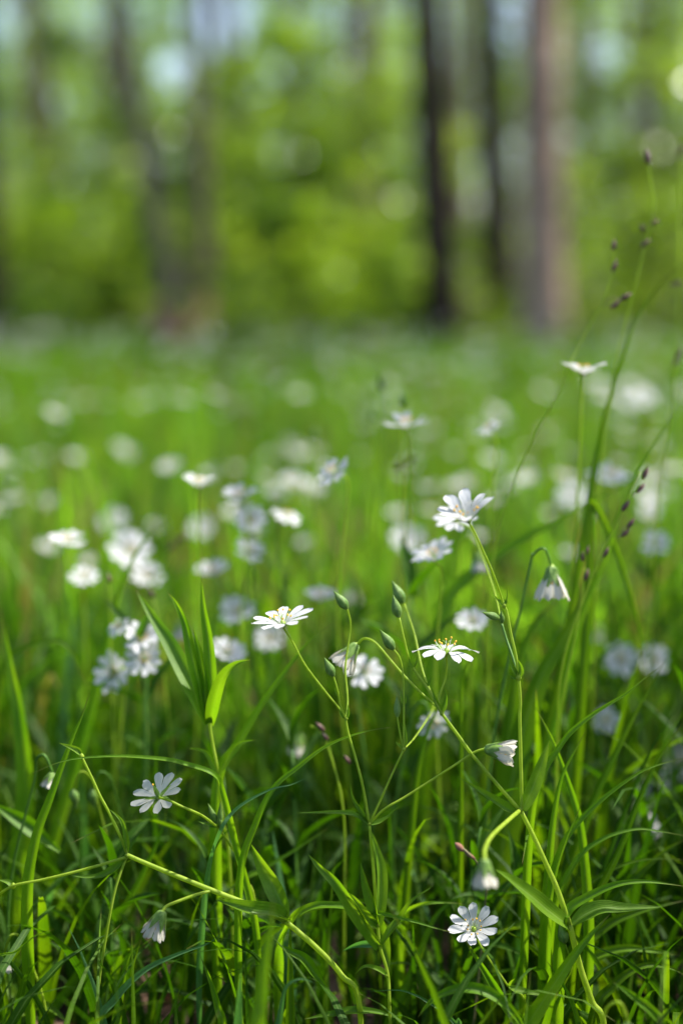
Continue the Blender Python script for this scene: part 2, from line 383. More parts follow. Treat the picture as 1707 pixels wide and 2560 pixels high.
def leaf(root, pts, wpx, d=FOCUS, prof=prof_leaf, fold=0.3, dx=0.0, up=0.35, twist=0.0, mat='leaf', wavy=0.04, label=None, name='leaf', raw=False):
    m = MB(); q = pts if raw else px(pts, d)
    ribbon(m, q, 1.3 * wpx * d / FPX, hint(dx, up), prof, fold, twist, 7, 0, wavy)
    return part(root, name, m, mat, label)
def ground_root(name, x, y, d, label, cat, group=None, drift=(0.0, 0.0)):
    p = P(x, y, d); o = empty(name, (p.x + drift[0], p.y + drift[1], 0.0)); tag(o, label, cat, group); return o

# ------------------------------------------------------------------ ground and leaf litter
def ground_z(x, y): return 0.012 * math.sin(x * 3.1 + 1) * math.sin(y * 2.3) + (0.05 * math.sin(x * .4) * math.sin(y * .33) if y > 3 else 0)
def make_ground():
    xs = np.concatenate([-np.geomspace(120, 2, 14), np.linspace(-1.8, 1.8, 37), np.geomspace(2, 120, 14)])
    ys = np.concatenate([[-60, -20, -6, -2, -1], np.linspace(-.5, 4, 46), np.geomspace(4.2, 300, 30)])
    X, Y = np.meshgrid(xs, ys); Z = np.vectorize(ground_z)(X, Y)
    V = np.stack([X, Y, Z], -1).reshape(-1, 3); nx = len(xs); ny = len(ys)
    I = np.arange(nx * ny).reshape(ny, nx)
    F = np.stack([I[:-1, :-1], I[:-1, 1:], I[1:, 1:], I[1:, :-1]], -1).reshape(-1, 4)
    tag(link('ground', npmesh('ground', V, F, 'soil', smooth=True)), 'dark brown woodland soil under the grass', kind='structure')
make_ground()

def quads(cent, size, ax, nrm, asp=0.55, fold=0.0):
    """leaf-shaped rhombs: centres, sizes, long axes, normals -> V, F"""
    ax = ax / np.linalg.norm(ax, axis=1)[:, None]
    sd = np.cross(nrm, ax); sd /= np.linalg.norm(sd, axis=1)[:, None] + 1e-9; nn = np.cross(ax, sd)
    s = size[:, None]
    V = np.stack([cent - ax * s * .5, cent + sd * s * asp * .5 + nn * s * fold - ax * s * .05, cent + ax * s * .5 - nn * s * fold, cent - sd * s * asp * .5 + nn * s * fold - ax * s * .05], 1).reshape(-1, 3)
    return V, np.arange(len(V)).reshape(-1, 4)
def rvec(n, zs=1.0):
    v = rng.normal(size=(n, 3)); v[:, 2] *= zs; return v / np.linalg.norm(v, axis=1)[:, None]

n = 5000
d_ = 0.45 + 3.2 * rng.random(n) ** 1.6; cx = (rng.random(n) - .5) * (0.5 + d_ * 0.75)
cen = np.stack([cx, d_, 0.006 + 0.018 * rng.random(n)], 1)
V, F = quads(cen, .018 + .028 * rng.random(n), rvec(n, .25), rvec(n, .3) + np.array([0, 0, 1.2]), .6, .08)
tag(link('leaf_litter', npmesh('leaf_litter', V, F, 'litter')), 'dry brown fallen leaves lying between the grass stems', 'leaf litter', kind='stuff')

# ------------------------------------------------------------------ grass
def grass_mesh(name, bx, by, h, wd, lean, az, wdir, mats, mi, seg=7, droop=0.55, fold=0.3):
    """many curved V-folded blades at once; 3 vertices across"""
    n = len(bx); t = np.linspace(0, 1, seg + 1)[None, :]
    bend = lean[:, None] * t ** 1.7
    L = h[:, None]
    ang = bend * (1 + droop)                                   # angle from the vertical along the blade
    dt = 1 / seg
    r = np.concatenate([np.zeros((n, 1)), np.cumsum(np.sin((ang[:, 1:] + ang[:, :-1]) / 2) * L * dt, 1)], 1)
    z = np.concatenate([np.zeros((n, 1)), np.cumsum(np.cos((ang[:, 1:] + ang[:, :-1]) / 2) * L * dt, 1)], 1)
    ca, sa = np.cos(az)[:, None], np.sin(az)[:, None]
    X = bx[:, None] + r * ca; Y = by[:, None] + r * sa
    tx, ty = np.cos(wdir)[:, None], np.sin(wdir)[:, None]
    hw = wd[:, None] * .5 * np.clip((0.65 + 0.35 * np.minimum(1, t / .3)) * (1 - np.maximum(0, (t - .35) / .65) ** 1.8), 0.02, 1)
    nx, ny = -ty, tx
    Vs = []
    for s in (-1, 0, 1):
        f = fold * hw * (1 if s else 0)
        Vs.append(np.stack([X + tx * hw * s + nx * f, Y + ty * hw * s + ny * f, z], -1))
    V = np.stack(Vs, 2).reshape(-1, 3)                        # n, seg+1, 3
    uv = np.stack(np.broadcast_arrays(np.array([0., .5, 1.])[None, None, :], t[:, :, None] + np.zeros((n, 1, 1))), -1).reshape(-1, 2)
    b = (np.arange(n) * (seg + 1) * 3)[:, None, None] + (np.arange(seg) * 3)[None, :, None] + np.arange(2)[None, None, :]
    F = np.stack([b, b + 1, b + 4, b + 3], -1).reshape(-1, 4)
    return npmesh(name, V, F, mats, uv, True, np.repeat(mi, seg * 2))

def near_grass(n, seed, dmin, dmax, hmin, hmax, wmin, wmax, name, label, limit, mats=('grass', 'grass_blue', 'grass_shaded'), seg=8, pw=1.0):
    g = np.random.default_rng(seed)
    d = dmin + (dmax - dmin) * g.random(n) ** pw
    x = (g.random(n) - .5) * (0.22 + d * 0.66)
    # tussocks: pull blades towards clump centres
    cc = np.stack([(g.random(n // 14 + 2) - .5) * (0.25 + dmax * .66), dmin + (dmax - dmin) * g.random(n // 14 + 2)], 1)
    k = g.integers(0, len(cc), n); pull = (g.random(n) < .55)
    x = np.where(pull, cc[k, 0] + g.normal(0, .012 + .004 * d, n), x); d = np.where(pull, cc[k, 1] + g.normal(0, .012 + .004 * d, n), d)
    h = hmin + (hmax - hmin) * g.beta(1.6, 2.2, n)
    lean = np.abs(g.normal(.65, .45, n)); az = g.random(n) * 6.283
    # the tip height decides whether a blade may stand before the flowers that are in focus
    zt = h * np.cos(lean * .55); yy = d; dep = yy * math.cos(PITCH) - (zt - CAMH) * math.sin(PITCH)
    up = (zt - CAMH) * math.cos(PITCH) + yy * math.sin(PITCH); py = 1280 - up / dep * FPX
    keep = (py > limit(dep, x / dep * FPX + 853)) & (dep > dmin * .9)
    x, d, h, lean, az = (a[keep] for a in (x, d, h, lean, az)); m = len(x)
    wd = wmin + (wmax - wmin) * g.random(m) ** 1.5
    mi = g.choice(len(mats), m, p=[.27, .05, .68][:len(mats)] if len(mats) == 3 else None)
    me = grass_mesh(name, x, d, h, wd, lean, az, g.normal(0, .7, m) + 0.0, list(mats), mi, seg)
    return tag(link(name, me), label, 'grass', kind='stuff')
def edge_grass(n, seed):  # blades kept out of view, added to shade the foot of the stems
    g = np.random.default_rng(seed); x = g.uniform(-.35, .62, n); y = g.uniform(.02, .95, n); h = .05 + .30 * g.random(n)
    lean = np.abs(g.normal(.2, .3, n)); az = g.random(n) * 6.283
    def out(px_, py_, pz_, m):
        dep = np.maximum(py_ * math.cos(PITCH) - (pz_ - CAMH) * math.sin(PITCH), .02); up = (pz_ - CAMH) * math.cos(PITCH) + py_ * math.sin(PITCH)
        X = 853 + px_ / dep * FPX; Y = 1280 - up / dep * FPX
        return (X > 1707 + m) | (X < -m) | (Y > 2560 + m)
    ok = (y * y + x * x > .01) & ~((h > .12) & (np.abs(x) < .10) & (y < .28)); r = 0 * h; z = 0 * h
    for i in range(9):
        t = i / 8; ok &= out(x + r * np.cos(az), y + r * np.sin(az), z, 60 + 120 * t)
        a_ = 1.55 * lean * (t + .06) ** 1.7; r = r + h / 8 * np.sin(a_); z = z + h / 8 * np.cos(a_)
    x, y, h, lean, az = (a[ok] for a in (x, y, h, lean, az)); m = len(x)
    me = grass_mesh('grass', x, y, h, .003 + .005 * g.random(m), lean, az, g.normal(0, .7, m), ['grass_shaded', 'grass_shaded'], g.integers(0, 2, m), 6)
    tag(link('grass', me), 'thick grass added out of view at the feet of the viewer to shade the stems', 'grass', kind='stuff')
edge_grass(5200, 41)
def lim_near(dep, X):
    b = np.where(dep < .50, 2700, np.where(dep < .60, 2290, np.where(dep < .68, 2080, np.where(dep < .80, 1800, 1480))))
    return b - np.where((X > 1350) & (dep > .62), 260, 0) - np.where((X < 300) & (dep > .62), 90, 0)
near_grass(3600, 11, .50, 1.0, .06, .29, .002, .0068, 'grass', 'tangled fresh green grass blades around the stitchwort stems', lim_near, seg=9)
near_grass(11000, 12, .85, 2.6, .10, .30, .003, .009, 'grass', 'soft green grass filling the middle of the meadow', lambda d, X: 1130 - 500 * np.clip((d - .8) / 1.2, 0, .75), mats=('grass', 'field', 'field', 'grass_shaded', 'grass_dry'), seg=6)
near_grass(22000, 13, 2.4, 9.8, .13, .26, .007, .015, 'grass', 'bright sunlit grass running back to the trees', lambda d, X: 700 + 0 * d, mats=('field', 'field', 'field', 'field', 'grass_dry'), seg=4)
near_grass(7000, 14, 9.5, 26, .1, .3, .015, .04, 'grass', 'blurred grass on the woodland floor between the trunks', lambda d, X: 600 + 0 * d, mats=('field', 'field', 'grass_dry'), seg=3)


# ------------------------------------------------------------------ stitchwort in focus: the middle plant
a = ground_root('stitchwort_plant', 975, 2540, .60, 'sharp branching stitchwort in the middle with one wide open white flower and upright buds', 'wildflower')
gp = Vector((a.location.x + .004, a.location.y + .01, 0))
stem(a, [gp] + px([(975, 2560), (970, 2443), (950, 2369), (944, 2314), (938, 2250), (932, 2160), (923, 2062)]), w0=9, w1=7, raw=True)
stem(a, [(923, 2062), (907, 1969), (887, 1890), (870, 1832), (864, 1797)], w0=7.5, w1=6)
stem(a, [(864, 1797, 0), (848, 1772), (812, 1728, -.002), (762, 1662, -.004), (733, 1608, -.006), (708, 1568, -.008)], w0=5, w1=5)
stem(a, [(864, 1797), (852, 1770, -.002), (846, 1736, -.003), (840, 1712, -.004), (833, 1689, -.004)], w0=5, w1=4)
stem(a, [(864, 1797), (868, 1770, .003), (868, 1737, .006), (863, 1670, .01), (872, 1600, .014), (876, 1558, .014), (868, 1522, .012)], w0=6, w1=4.5)
stem(a, [(923, 2062), (950, 2002), (978, 1940), (1009, 1874)], w0=6, w1=5.5)
stem(a, [(1009, 1874), (1036, 1845, .02), (1075, 1787, .05), (1088, 1760, .09), (1092, 1790, .12)], w0=4.5, w1=4)
stem(a, [(1009, 1874), (1009, 1803), (1009, 1757), (1007, 1687), (999, 1646), (984, 1624)], w0=6, w1=4.5)
stem(a, [(1009, 1874), (1002, 1845), (996, 1815), (993, 1793)], w0=5.5, w1=4)
stem(a, [(925, 2060), (932, 2052), (961, 2023, -.002), (1011, 1994), (1077, 1952), (1140, 1911), (1177, 1886), (1198, 1876), (1214, 1873)], w0=6, w1=6)
for q in ((944, 2314), (923, 2061), (865, 1797), (1009, 1874), (966, 2440)):
    m = MB(); node(m, P(*q, .60), .0009); part(a, 'stem_node', m, 'stem')
flower(a, P(708, 1566, .592), (-.20, -.12, 1), L=.0128, e=(58, 18, 2), roll=.35, label='wide open white flower seen from the side, on the long left stalk')
bud(a, P(833, 1691, .596), P(811, 1645, .594), .0019)
bud(a, P(868, 1522, .612), P(834, 1478, .610), .0021)
bud(a, P(984, 1624, .60), P(950, 1575, .598), .0021)
bud(a, P(993, 1793, .60), P(992, 1738, .602), .0014)
closed_flower(a, P(1214, 1873, .60), (1, -.12, -.16), L=.0112, label='folded cream flower nodding on the long right stalk')
leaf(a, [(944, 2314), (950, 2250), (951, 2180), (938, 2120), (921, 2066)], 24, dx=.5, prof=prof_broad)
leaf(a, [(943, 2310), (934, 2270), (915, 2210), (901, 2156)], 20, dx=-.5, fold=.5, prof=prof_broad)
leaf(a, [(942, 2316), (915, 2290, -.004), (885, 2250, -.008), (858, 2229, -.004)], 17, fold=.45, prof=prof_broad)
leaf(a, [(948, 2369), (905, 2305, -.004), (845, 2215, -.008), (800, 2170, -.006), (770, 2136)], 26, fold=.4, dx=-.4, prof=prof_broad)
leaf(a, [(952, 2366), (975, 2330), (1002, 2295, .002), (1030, 2255), (1082, 2216)], 15, fold=.5, dx=.3, up=1.5)
leaf(a, [(950, 2303, .004), (958, 2350, .006), (967, 2400, .006), (970, 2437, .004)], 24, fold=.2, prof=prof_broad)
leaf(a, [(969, 2443), (940, 2426, -.003), (912, 2419, -.005), (887, 2437, -.003)], 13, fold=.5, up=1.2)
leaf(a, [(946, 2366), (910, 2362, .006), (880, 2368, .012), (855, 2380, .016)], 14, fold=.4, mat='grass_blue')
leaf(a, [(920, 2061), (887, 2040), (855, 2034), (820, 2033), (738, 2033)], 11, up=1.0, fold=.4)
leaf(a, [(926, 2063), (950, 2058), (972, 2044), (985, 2028), (999, 2017)], 12, up=.9, fold=.45, twist=1.1)
leaf(a, [(920, 2058), (905, 2030), (888, 2005), (880, 1985), (875, 1953)], 10, dx=-.6, fold=.4)
leaf(a, [(918, 2056), (902, 2038), (893, 2012)], 9, dx=-.6, fold=.4)
leaf(a, [(862, 1797), (852, 1784), (848, 1768)], 7, fold=.4); leaf(a, [(868, 1796), (871, 1780), (869, 1760)], 6, fold=.4)
leaf(a, [(843, 1740), (838, 1726), (836, 1716)], 4); leaf(a, [(1005, 1872), (995, 1862), (988, 1854)], 7, up=1); leaf(a, [(1011, 1872), (1014, 1840), (1011, 1805)], 8)
leaf(a, [(1008, 1762), (1003, 1745), (1001, 1725)], 4.5); leaf(a, [(1011, 1762), (1014, 1750), (1014, 1738)], 4.5)

# the tall plant to the right
b = ground_root('stitchwort_plant', 1500, 2560, .60, 'tall stitchwort right of the middle topped by a cupped white flower tilted left', 'wildflower')
stem(b, [b.location.copy(), *px([(1510, 2590), (1479, 2505), (1450, 2420), (1423, 2314)])], raw=True, w0=16, w1=16)
stem(b, [(1423, 2314), (1392, 2223), (1364, 2160), (1338, 2102), (1302, 2029)], w0=15, w1=11)
stem(b, [(1301, 2028), (1303, 2010), (1302, 1931), (1299, 1800), (1300, 1750), (1296, 1695)], w0=10, w1=8)
stem(b, [(1296, 1695), (1289, 1640), (1276, 1581), (1267, 1532), (1260, 1515)], w0=8, w1=6.5)
stem(b, [(1260, 1515), (1253, 1494), (1232, 1434, -.01), (1207, 1377, -.018), (1184, 1328, -.026), (1172, 1305, -.03)], w0=6, w1=5.5)
stem(b, [(1295, 1692), (1280, 1640, .004), (1266, 1600, .008), (1254, 1560, .01)], w0=7, w1=6, mat='stem_dark')
stem(b, [(1254, 1560, .01), (1236, 1480, .03), (1205, 1390, .05), (1180, 1325, .06), (1140, 1305, .08)], w0=5, w1=5)
stem(b, [(1299, 2026), (1240, 1959), (1179, 1886), (1142, 1835), (1104, 1784)], w0=10, w1=8)
stem(b, [(1104, 1784), (1088, 1757), (1066, 1718, .002), (1032, 1670, .004), (1019, 1637, .004), (997, 1542, .004)], w0=8, w1=5)
stem(b, [(1088, 1757, .002), (1065, 1704, .012), (1052, 1662, .018), (1036, 1588, .028), (1010, 1509, .034)], w0=6, w1=5.5)
stem(b, [(1104, 1784), (1096, 1750, .002), (1112, 1700, .004), (1117, 1665, .003), (1115, 1637, .002)], w0=5.5, w1=5)
stem(b, [(1098, 1772), (1077, 1755, .006), (1045, 1726, .008), (1010, 1690, .012), (975, 1650, .014), (950, 1620, .015), (930, 1602, .016), (908, 1597, .018), (892, 1613, .02)], w0=6, w1=6.5)
stem(b, [(1299, 2027), (1270, 2052, -.02), (1228, 2092, -.045), (1212, 2125, -.062), (1212, 2150, -.07)], w0=11, w1=10)
for q in ((1300, 2027), (1423, 2314), (1296, 1695), (1260, 1515), (1104, 1784)):
    m = MB(); node(m, P(*q, .60), .0013 if q[0] > 1290 else .001); part(b, 'stem_node', m, 'stem')
flower(b, P(1172, 1304, .568), (-.30, -.22, 1), L=.0135, e=(72, 50, 14), roll=.2, rnd=22, label='cupped white flower at the top of the tall stem, tilted to the left')
flower(b, P(1115, 1636, .602), (.06, .03, 1), L=.0132, e=(52, 4, -30), roll=.8, label='flat white flower seen edge on with its petals bent down')
flower(b, P(1140, 1305, .68), (-.1, -.5, .8), L=.0105, detail=1, label='second white flower half hidden behind the cupped one')
bud(b, P(997, 1543, .604), P(982, 1487, .604), .0021); bud(b, P(1008, 1508, .634), P(980, 1453, .634), .0025)
bud(b, P(1247, 1546, .606), P(1205, 1531, .602), .0016); bud(b, P(1255, 1558, .608), P(1252, 1526, .606), .0012)
closed_flower(b, P(890, 1612, .62), (-.55, -.25, -.75), L=.0112, label='folded nodding white flower on an arched stalk')
closed_flower(b, P(1212, 2152, .53), (-.05, -.25, -1), L=.0092, label='blurred green and cream flower hanging from the curved stalk, nearest the lens')
leaf(b, [(1297, 2035), (1268, 2028), (1240, 2010), (1194, 1978), (1142, 1942)], 20, fold=.7, up=.9)
leaf(b, [(1306, 2024), (1325, 1985), (1345, 1935), (1360, 1890), (1373, 1852)], 27, fold=.18, prof=prof_broad, dx=.1)
leaf(b, [(1422, 2316), (1385, 2290, -.005), (1330, 2245, -.012), (1280, 2205, -.02), (1238, 2175, -.03)], 34, fold=.25, prof=prof_broad, up=.8)
leaf(b, [(1425, 2314), (1465, 2286), (1506, 2271), (1560, 2272), (1655, 2268)], 32, fold=.25, up=.9)
leaf(b, [(1104, 1784), (1112, 1760), (1114, 1735), (1110, 1718)], 11, fold=.5); leaf(b, [(1100, 1780), (1085, 1740), (1079, 1720)], 10, fold=.5)
leaf(b, [(1295, 1697), (1278, 1660), (1270, 1620)], 9, fold=.5, label='pale upright bract'); leaf(b, [(1299, 1693), (1301, 1672), (1292, 1645)], 12, fold=.5)
leaf(b, [(1293, 1697), (1282, 1696), (1271, 1686)], 8, up=1)
leaf(b, [(1258, 1514), (1245, 1500), (1228, 1483)], 7); leaf(b, [(1262, 1512), (1268, 1495), (1270, 1468)], 6); leaf(b, [(1261, 1518), (1263, 1505), (1259, 1494)], 9)
for x0, y0 in ((1066, 1718), (1032, 1670)): leaf(b, [(x0, y0), (x0 - 8, y0 - 16), (x0 - 11, y0 - 34)], 7, .603); leaf(b, [(x0, y0), (x0 + 9, y0 - 16), (x0 + 10, y0 - 30)], 6, .605)

# the small flower that faces the camera
c = ground_root('stitchwort_plant', 1330, 2620, .62, 'short stitchwort whose one small white flower faces the viewer low in the grass', 'wildflower')
stem(c, [c.location.copy(), *px([(1320, 2540, .01), (1270, 2467, .006), (1253, 2442, .004), (1215, 2388, .004), (1190, 2345, .006)])], raw=True, w0=7, w1=4.5)
flower(c, P(1184, 2327, .606), (-.06, -.60, .80), L=.0112, e=(62, 24, 14), roll=1.88, rnd=6, label='small white flower with grey veined petals')
leaf(c, [(1270, 2467, .006), (1278, 2455, .004), (1287, 2448, .002)], 6); leaf(c, [(1268, 2466, .006), (1295, 2478, .004), (1345, 2487, .004), (1372, 2492, .004)], 16, up=1)

# left plant with zigzag branches
d = ground_root('stitchwort_plant', 905, 2620, .60, 'sprawling stitchwort at the left forking in thin pale stems with a nodding spent flower', 'wildflower')
stem(d, [d.location.copy(), *px([(900, 2530, .0), (854, 2440), (790, 2370), (713, 2304)])], raw=True, w0=14, w1=14)
stem(d, [(713, 2304), (670, 2282), (545, 2233), (436, 2189), (350, 2153), (319, 2139)], w0=15, w1=11)
stem(d, [(319, 2139), (300, 2090), (272, 2031), (250, 1990), (229, 1944), (204, 1892)], w0=8, w1=6.5)
stem(d, [(317, 2144), (218, 2173, -.003), (109, 2200, -.004), (33, 2216, -.004), (-20, 2250, 0)], w0=8, w1=6.5)
stem(d, [(316, 2146), (310, 2160), (289, 2222, -.003), (272, 2304, -.005), (250, 2440, -.006), (235, 2580, -.004)], w0=7, w1=6)
stem(d, [(530, 2228), (490, 2238, -.004), (436, 2258, -.008), (415, 2268, -.009), (406, 2280, -.01)], w0=8, w1=8)
for q in ((318, 2140), (713, 2303), (33, 2216), (204, 1892)):
    m = MB(); node(m, P(*q, .60), .0012); part(d, 'stem_node', m, 'stem')
closed_flower(d, P(406, 2281, .59), (-.38, -.1, -.9), L=.0105, label='spent cream flower hanging low at the left')
leaf(d, [(715, 2302), (680, 2290, -.006), (630, 2282, -.01), (580, 2265, -.008), (539, 2250, -.004)], 32, fold=.6, up=1.1, prof=prof_broad)
leaf(d, [(712, 2300), (704, 2262, .003), (681, 2212, .006), (655, 2165, .006), (628, 2112, .004)], 36, fold=.25, dx=-.3, prof=prof_broad, mat='leaf', label='pale leaf barred with shadow')
leaf(d, [(318, 2136), (314, 2100), (306, 2060), (290, 2038), (270, 2022)], 12, fold=.5, dx=.4)
leaf(d, [(312, 2148), (290, 2170), (255, 2190), (215, 2194), (178, 2190)], 17, fold=.3, up=.9)
leaf(d, [(206, 1890), (190, 1878), (170, 1868), (147, 1858)], 13, fold=.5, up=.9); leaf(d, [(204, 1890), (196, 1878), (186, 1868)], 8)
leaf(d, [(33, 2216), (18, 2206), (-8, 2200)], 12, up=.9)

# flower seen from behind
e_ = ground_root('stitchwort_plant', 640, 2330, .63, 'stitchwort at the left whose white flower shows its green back to the viewer', 'wildflower')
stem(e_, [e_.location.copy(), *px([(640, 2300, .03), (612, 2200, .025), (599, 2151, .02), (570, 2105, .015), (544, 2069, .012)])], raw=True, w0=8, w1=7)
stem(e_, [(544, 2069, .012), (520, 2050, .004), (498, 2036, -.002), (452, 2016, -.008), (425, 2003, -.008), (398, 1995, -.004)], w0=6.5, w1=6)
flower(e_, P(398, 1995, .598), (-.42, .78, .42), L=.0112, e=(40, 12, 2), sep=8, roll=.5, label='white flower turned away, showing its green calyx and stalk')
for p0, p1, r in (((548, 2066), (552, 2005), .0013), ((541, 2060), (520, 2010), .0014), ((552, 2070), (545, 2030), .0012)):
    bud(e_, P(*p0, .612), P(*p1, .61), r)
leaf(e_, [(544, 2069, .012), (520, 2064, .012), (495, 2054, .012)], 9, up=1)

def simple_plant(label, fx, fy, d, axis, L=.012, e=(60, 14, -8), kind='open', detail=1, bx=None, wst=7, leaves=2, group=None, off=(0, 0), old=False):
    """a stitchwort with one flower traced at (fx, fy) and its stem running down to the ground"""
    top = P(fx, fy, d); k = random.uniform(-.03, .03) if bx is None else bx
    r = empty('stitchwort_plant', (top.x + k, top.y + random.uniform(-.01, .03), 0.0)); tag(r, label, 'wildflower', group)
    ax = Vector(axis).normalized()
    if ax.z < -.2:
        sx = (1 if k > 0 else -1) * .010; pts = [r.location.copy(), r.location.lerp(top, .6) + Vector((sx * 1.5, .004, 0)), top + Vector((sx, .006, -.006)), top + Vector((sx * .8, .003, .005)), top + Vector((sx * .35, 0, .0085)), top]
    else: pts = [r.location.copy(), r.location.lerp(top, .4) + Vector((-k * .25, .003, 0)), r.location.lerp(top, .75) + Vector((-k * .2, .002, 0)), top - ax * .012, top - ax * .001]
    stem(r, pts, raw=True, w0=wst * .6 / d * (d / .6) ** 2 * 1.3, w1=wst, mat=random.choice(['stem', 'stem_dark']), d=.6, sides=6)
    for i in range(leaves):
        c0 = r.location.lerp(pts[3] if len(pts) > 3 else top, .3 + .4 * i / max(1, leaves - 1)); a = random.random() * 3.14
        for s in (0, math.pi):
            v = Vector((math.cos(a + s), math.sin(a + s), .35)); l = random.uniform(.025, .04)
            leaf(r, [c0, c0 + v * l * .5 + Vector((0, 0, .004)), c0 + v * l - Vector((0, 0, .004))], 30, d=.6, up=2.0, raw=True)
    if kind == 'open': flower(r, top, ax, L, e=e, detail=detail, rnd=20, old=old, wide=.93)
    elif kind == 'closed': closed_flower(r, top, ax, L * .95, detail=detail)
    else: bud(r, top, top + ax * .0095, .0022)
    return r
U = (0, 0, 1)
TR = [ # label, x, y, depth, axis, length, kind
 ('blurred flat white flower high on the right beside a tall grass leaf', 1457, 940, .74, (.02, .0, 1), .0150, 'open'),
 ('hanging half closed white flower with a green cap right of the tall stem', 1379, 1418, .65, (.0, -.2, -1), .0150, 'closed'),
 ('soft white flower below two dark buds near the centre top of the meadow', 1018, 1072, .80, (-.12, -.12, 1), .0150, 'open'),
 ('small half open white flower between the two highest flowers', 1223, 1076, .82, (-.3, -.3, .8), .0085, 'open'),
 ('white flower with orange anthers on its left, drooping forward left of centre', 838, 1185, .76, (-.5, -.55, .65), .0118, 'open'),
 ('blurred white flower tilted to the left, fourth from the top in the middle', 1087, 1400, .72, (-.3, -.45, .85), .0140, 'open'),
 ('pale ragged flower just right of the cupped flower', 1196, 1385, .76, (.1, -.3, -.9), .0100, 'closed'),
 ('pale star shaped white flower behind the flat edge on flower', 1180, 1562, .78, (.0, -.6, .75), .0120, 'open'),
 ('flat white flower with a green underside, high at the left of the flower row', 498, 1218, .82, (.05, -.15, 1), .0128, 'open'),
 ('white flower leaning left at the top of the left of centre chain', 604, 1250, .84, (-.25, -.4, .9), .0140, 'open'),
 ('round white flower facing the viewer in the middle of the chain', 626, 1305, .86, (.0, -.9, .5), .0130, 'open'),
 ('white flower with a pale yellow base, lowest of the chain', 621, 1385, .86, (.2, -.6, .75), .0120, 'open'),
 ('oval white flower right of the chain, tilted to the right', 713, 1296, .86, (.35, -.4, .8), .0120, 'open'),
 ('blurred white flower far left of the row, tilted', 166, 1362, .84, (.15, -.35, .9), .0135, 'open'),
 ('large soft white flower behind the arching grass blade', 321, 1385, .98, (.3, -.8, .5), .0200, 'open'),
 ('soft white flower under the arching blade at the left', 210, 1450, .88, (.1, -.5, .8), .0115, 'open'),
 ('dim white flower just right of the arching blade', 370, 1448, .96, (0, -.7, .7), .0140, 'open'),
 ('wide blurred white flower left of the central buds', 534, 1440, .90, (-.2, -.3, .9), .0145, 'open'),
 ('small white flower close to the dark green arching blade', 300, 1572, .76, (-.4, -.5, .7), .0080, 'open'),
 ('bright white flower with notched petals above another one at the left', 354, 1605, .75, (.1, -.75, .65), .0135, 'open'),
 ('white flower with drooping petals beneath the bright one at the left', 362, 1650, .75, (.05, -.85, .3), .0125, 'open'),
 ('white flower hanging at the lower left of the bright pair', 290, 1680, .77, (-.2, -.8, .2), .0140, 'open'),
 ('cream coloured fading flower above the leafy shoot', 447, 1555, .80, (.1, -.4, -.8), .0105, 'closed'),
 ('soft round white flower left of the sharp open flower', 594, 1535, .88, (0, -.8, .6), .0140, 'open'),
 ('pale flower just under the sharp open flower', 675, 1605, .92, (0, -.7, .6), .0140, 'open'),
 ('long blurred white flower below the soft round one', 566, 1640, .80, (.3, -.6, .8), .0130, 'open'),
 ('white flower peeping above the sharp bud near the centre', 801, 1502, .88, (.1, -.3, .9), .0130, 'open'),
 ('white star flower right of the folded nodding flower', 908, 1685, .76, (.25, -.75, .65), .0125, 'open'),
 ('white flower hanging under the fork of stems near the centre', 1078, 1800, .72, (.2, -.8, -.2), .0110, 'open'),
 ('pale folded flower beside dark seeds low in the centre', 752, 1840, .76, (-.3, -.3, -.9), .0105, 'closed'),
 ('pale folded flower low behind the central buds', 880, 1462, .95, (0, -.3, -.9), .0120, 'closed'),
 ('white flower at the right edge above the bent grass leaves', 1632, 1955, .84, (.2, -.8, -.3), .0125, 'open'),
 ('large soft white flower at the right edge', 1690, 1905, .92, (.2, -.8, .3), .0170, 'open'),
 ('pointed white flower low at the right behind dark blades', 1610, 2072, .78, (.5, -.6, .3), .0110, 'open'),
 ('white flower cut by the bottom edge at the right', 1572, 2562, .54, (-.3, -.6, -.5), .0085, 'closed'),
 ('small white flower half hidden by a grass leaf at the left', 132, 1935, .64, (-.2, -.4, -.6), .0070, 'closed'),
 ('blurred white flower high at the right between grass stalks', 1605, 995, 1.25, (0, -.7, .7), .0160, 'open'),
 ('soft white flower left of the seed stalk at the right', 1523, 1200, .95, (.1, -.5, .8), .0170, 'open'),
 ('dim white flower under the dark seeds at the right', 1637, 1365, .98, (0, -.8, .6), .0130, 'open'),
 ('pale round flower below the seed stalk at the right', 1621, 1290, 1.1, (0, -.8, .6), .0130, 'open'),
 ('dim white flower beside the green fork at the right', 1430, 1245, 1.05, (0, -.8, .5), .0160, 'open'),
 ('pale flower low right of the broad curved leaf', 1545, 1650, .90, (.1, -.8, .3), .0145, 'open'),
 ('pale flower at the right edge by the broad leaf', 1635, 1655, .92, (-.1, -.8, .4), .0140, 'open'),
 ('creamy folded flower right of the broad leaf', 1494, 1562, .90, (0, -.3, -.9), .0105, 'closed'),
 ('small dim flower far down behind the right hand leaves', 1512, 1800, .85, (0, -.8, .2), .0100, 'open'),
 ('folded pale flower at the far left edge among leaves', 10, 2385, .62, (0, -.1, -1), .0080, 'closed'),
 ('dim flower below the flat white flower with the two buds', 1016, 1355, 1.02, (0, -.8, .5), .0170, 'open'),
 ('soft flower left of the chain of white flowers', 507, 1325, 1.1, (0, -.8, .5), .0140, 'open'),
 ('soft flower above the large one behind the arching blade', 283, 1306, 1.1, (0, -.8, .5), .0150, 'open'),
]
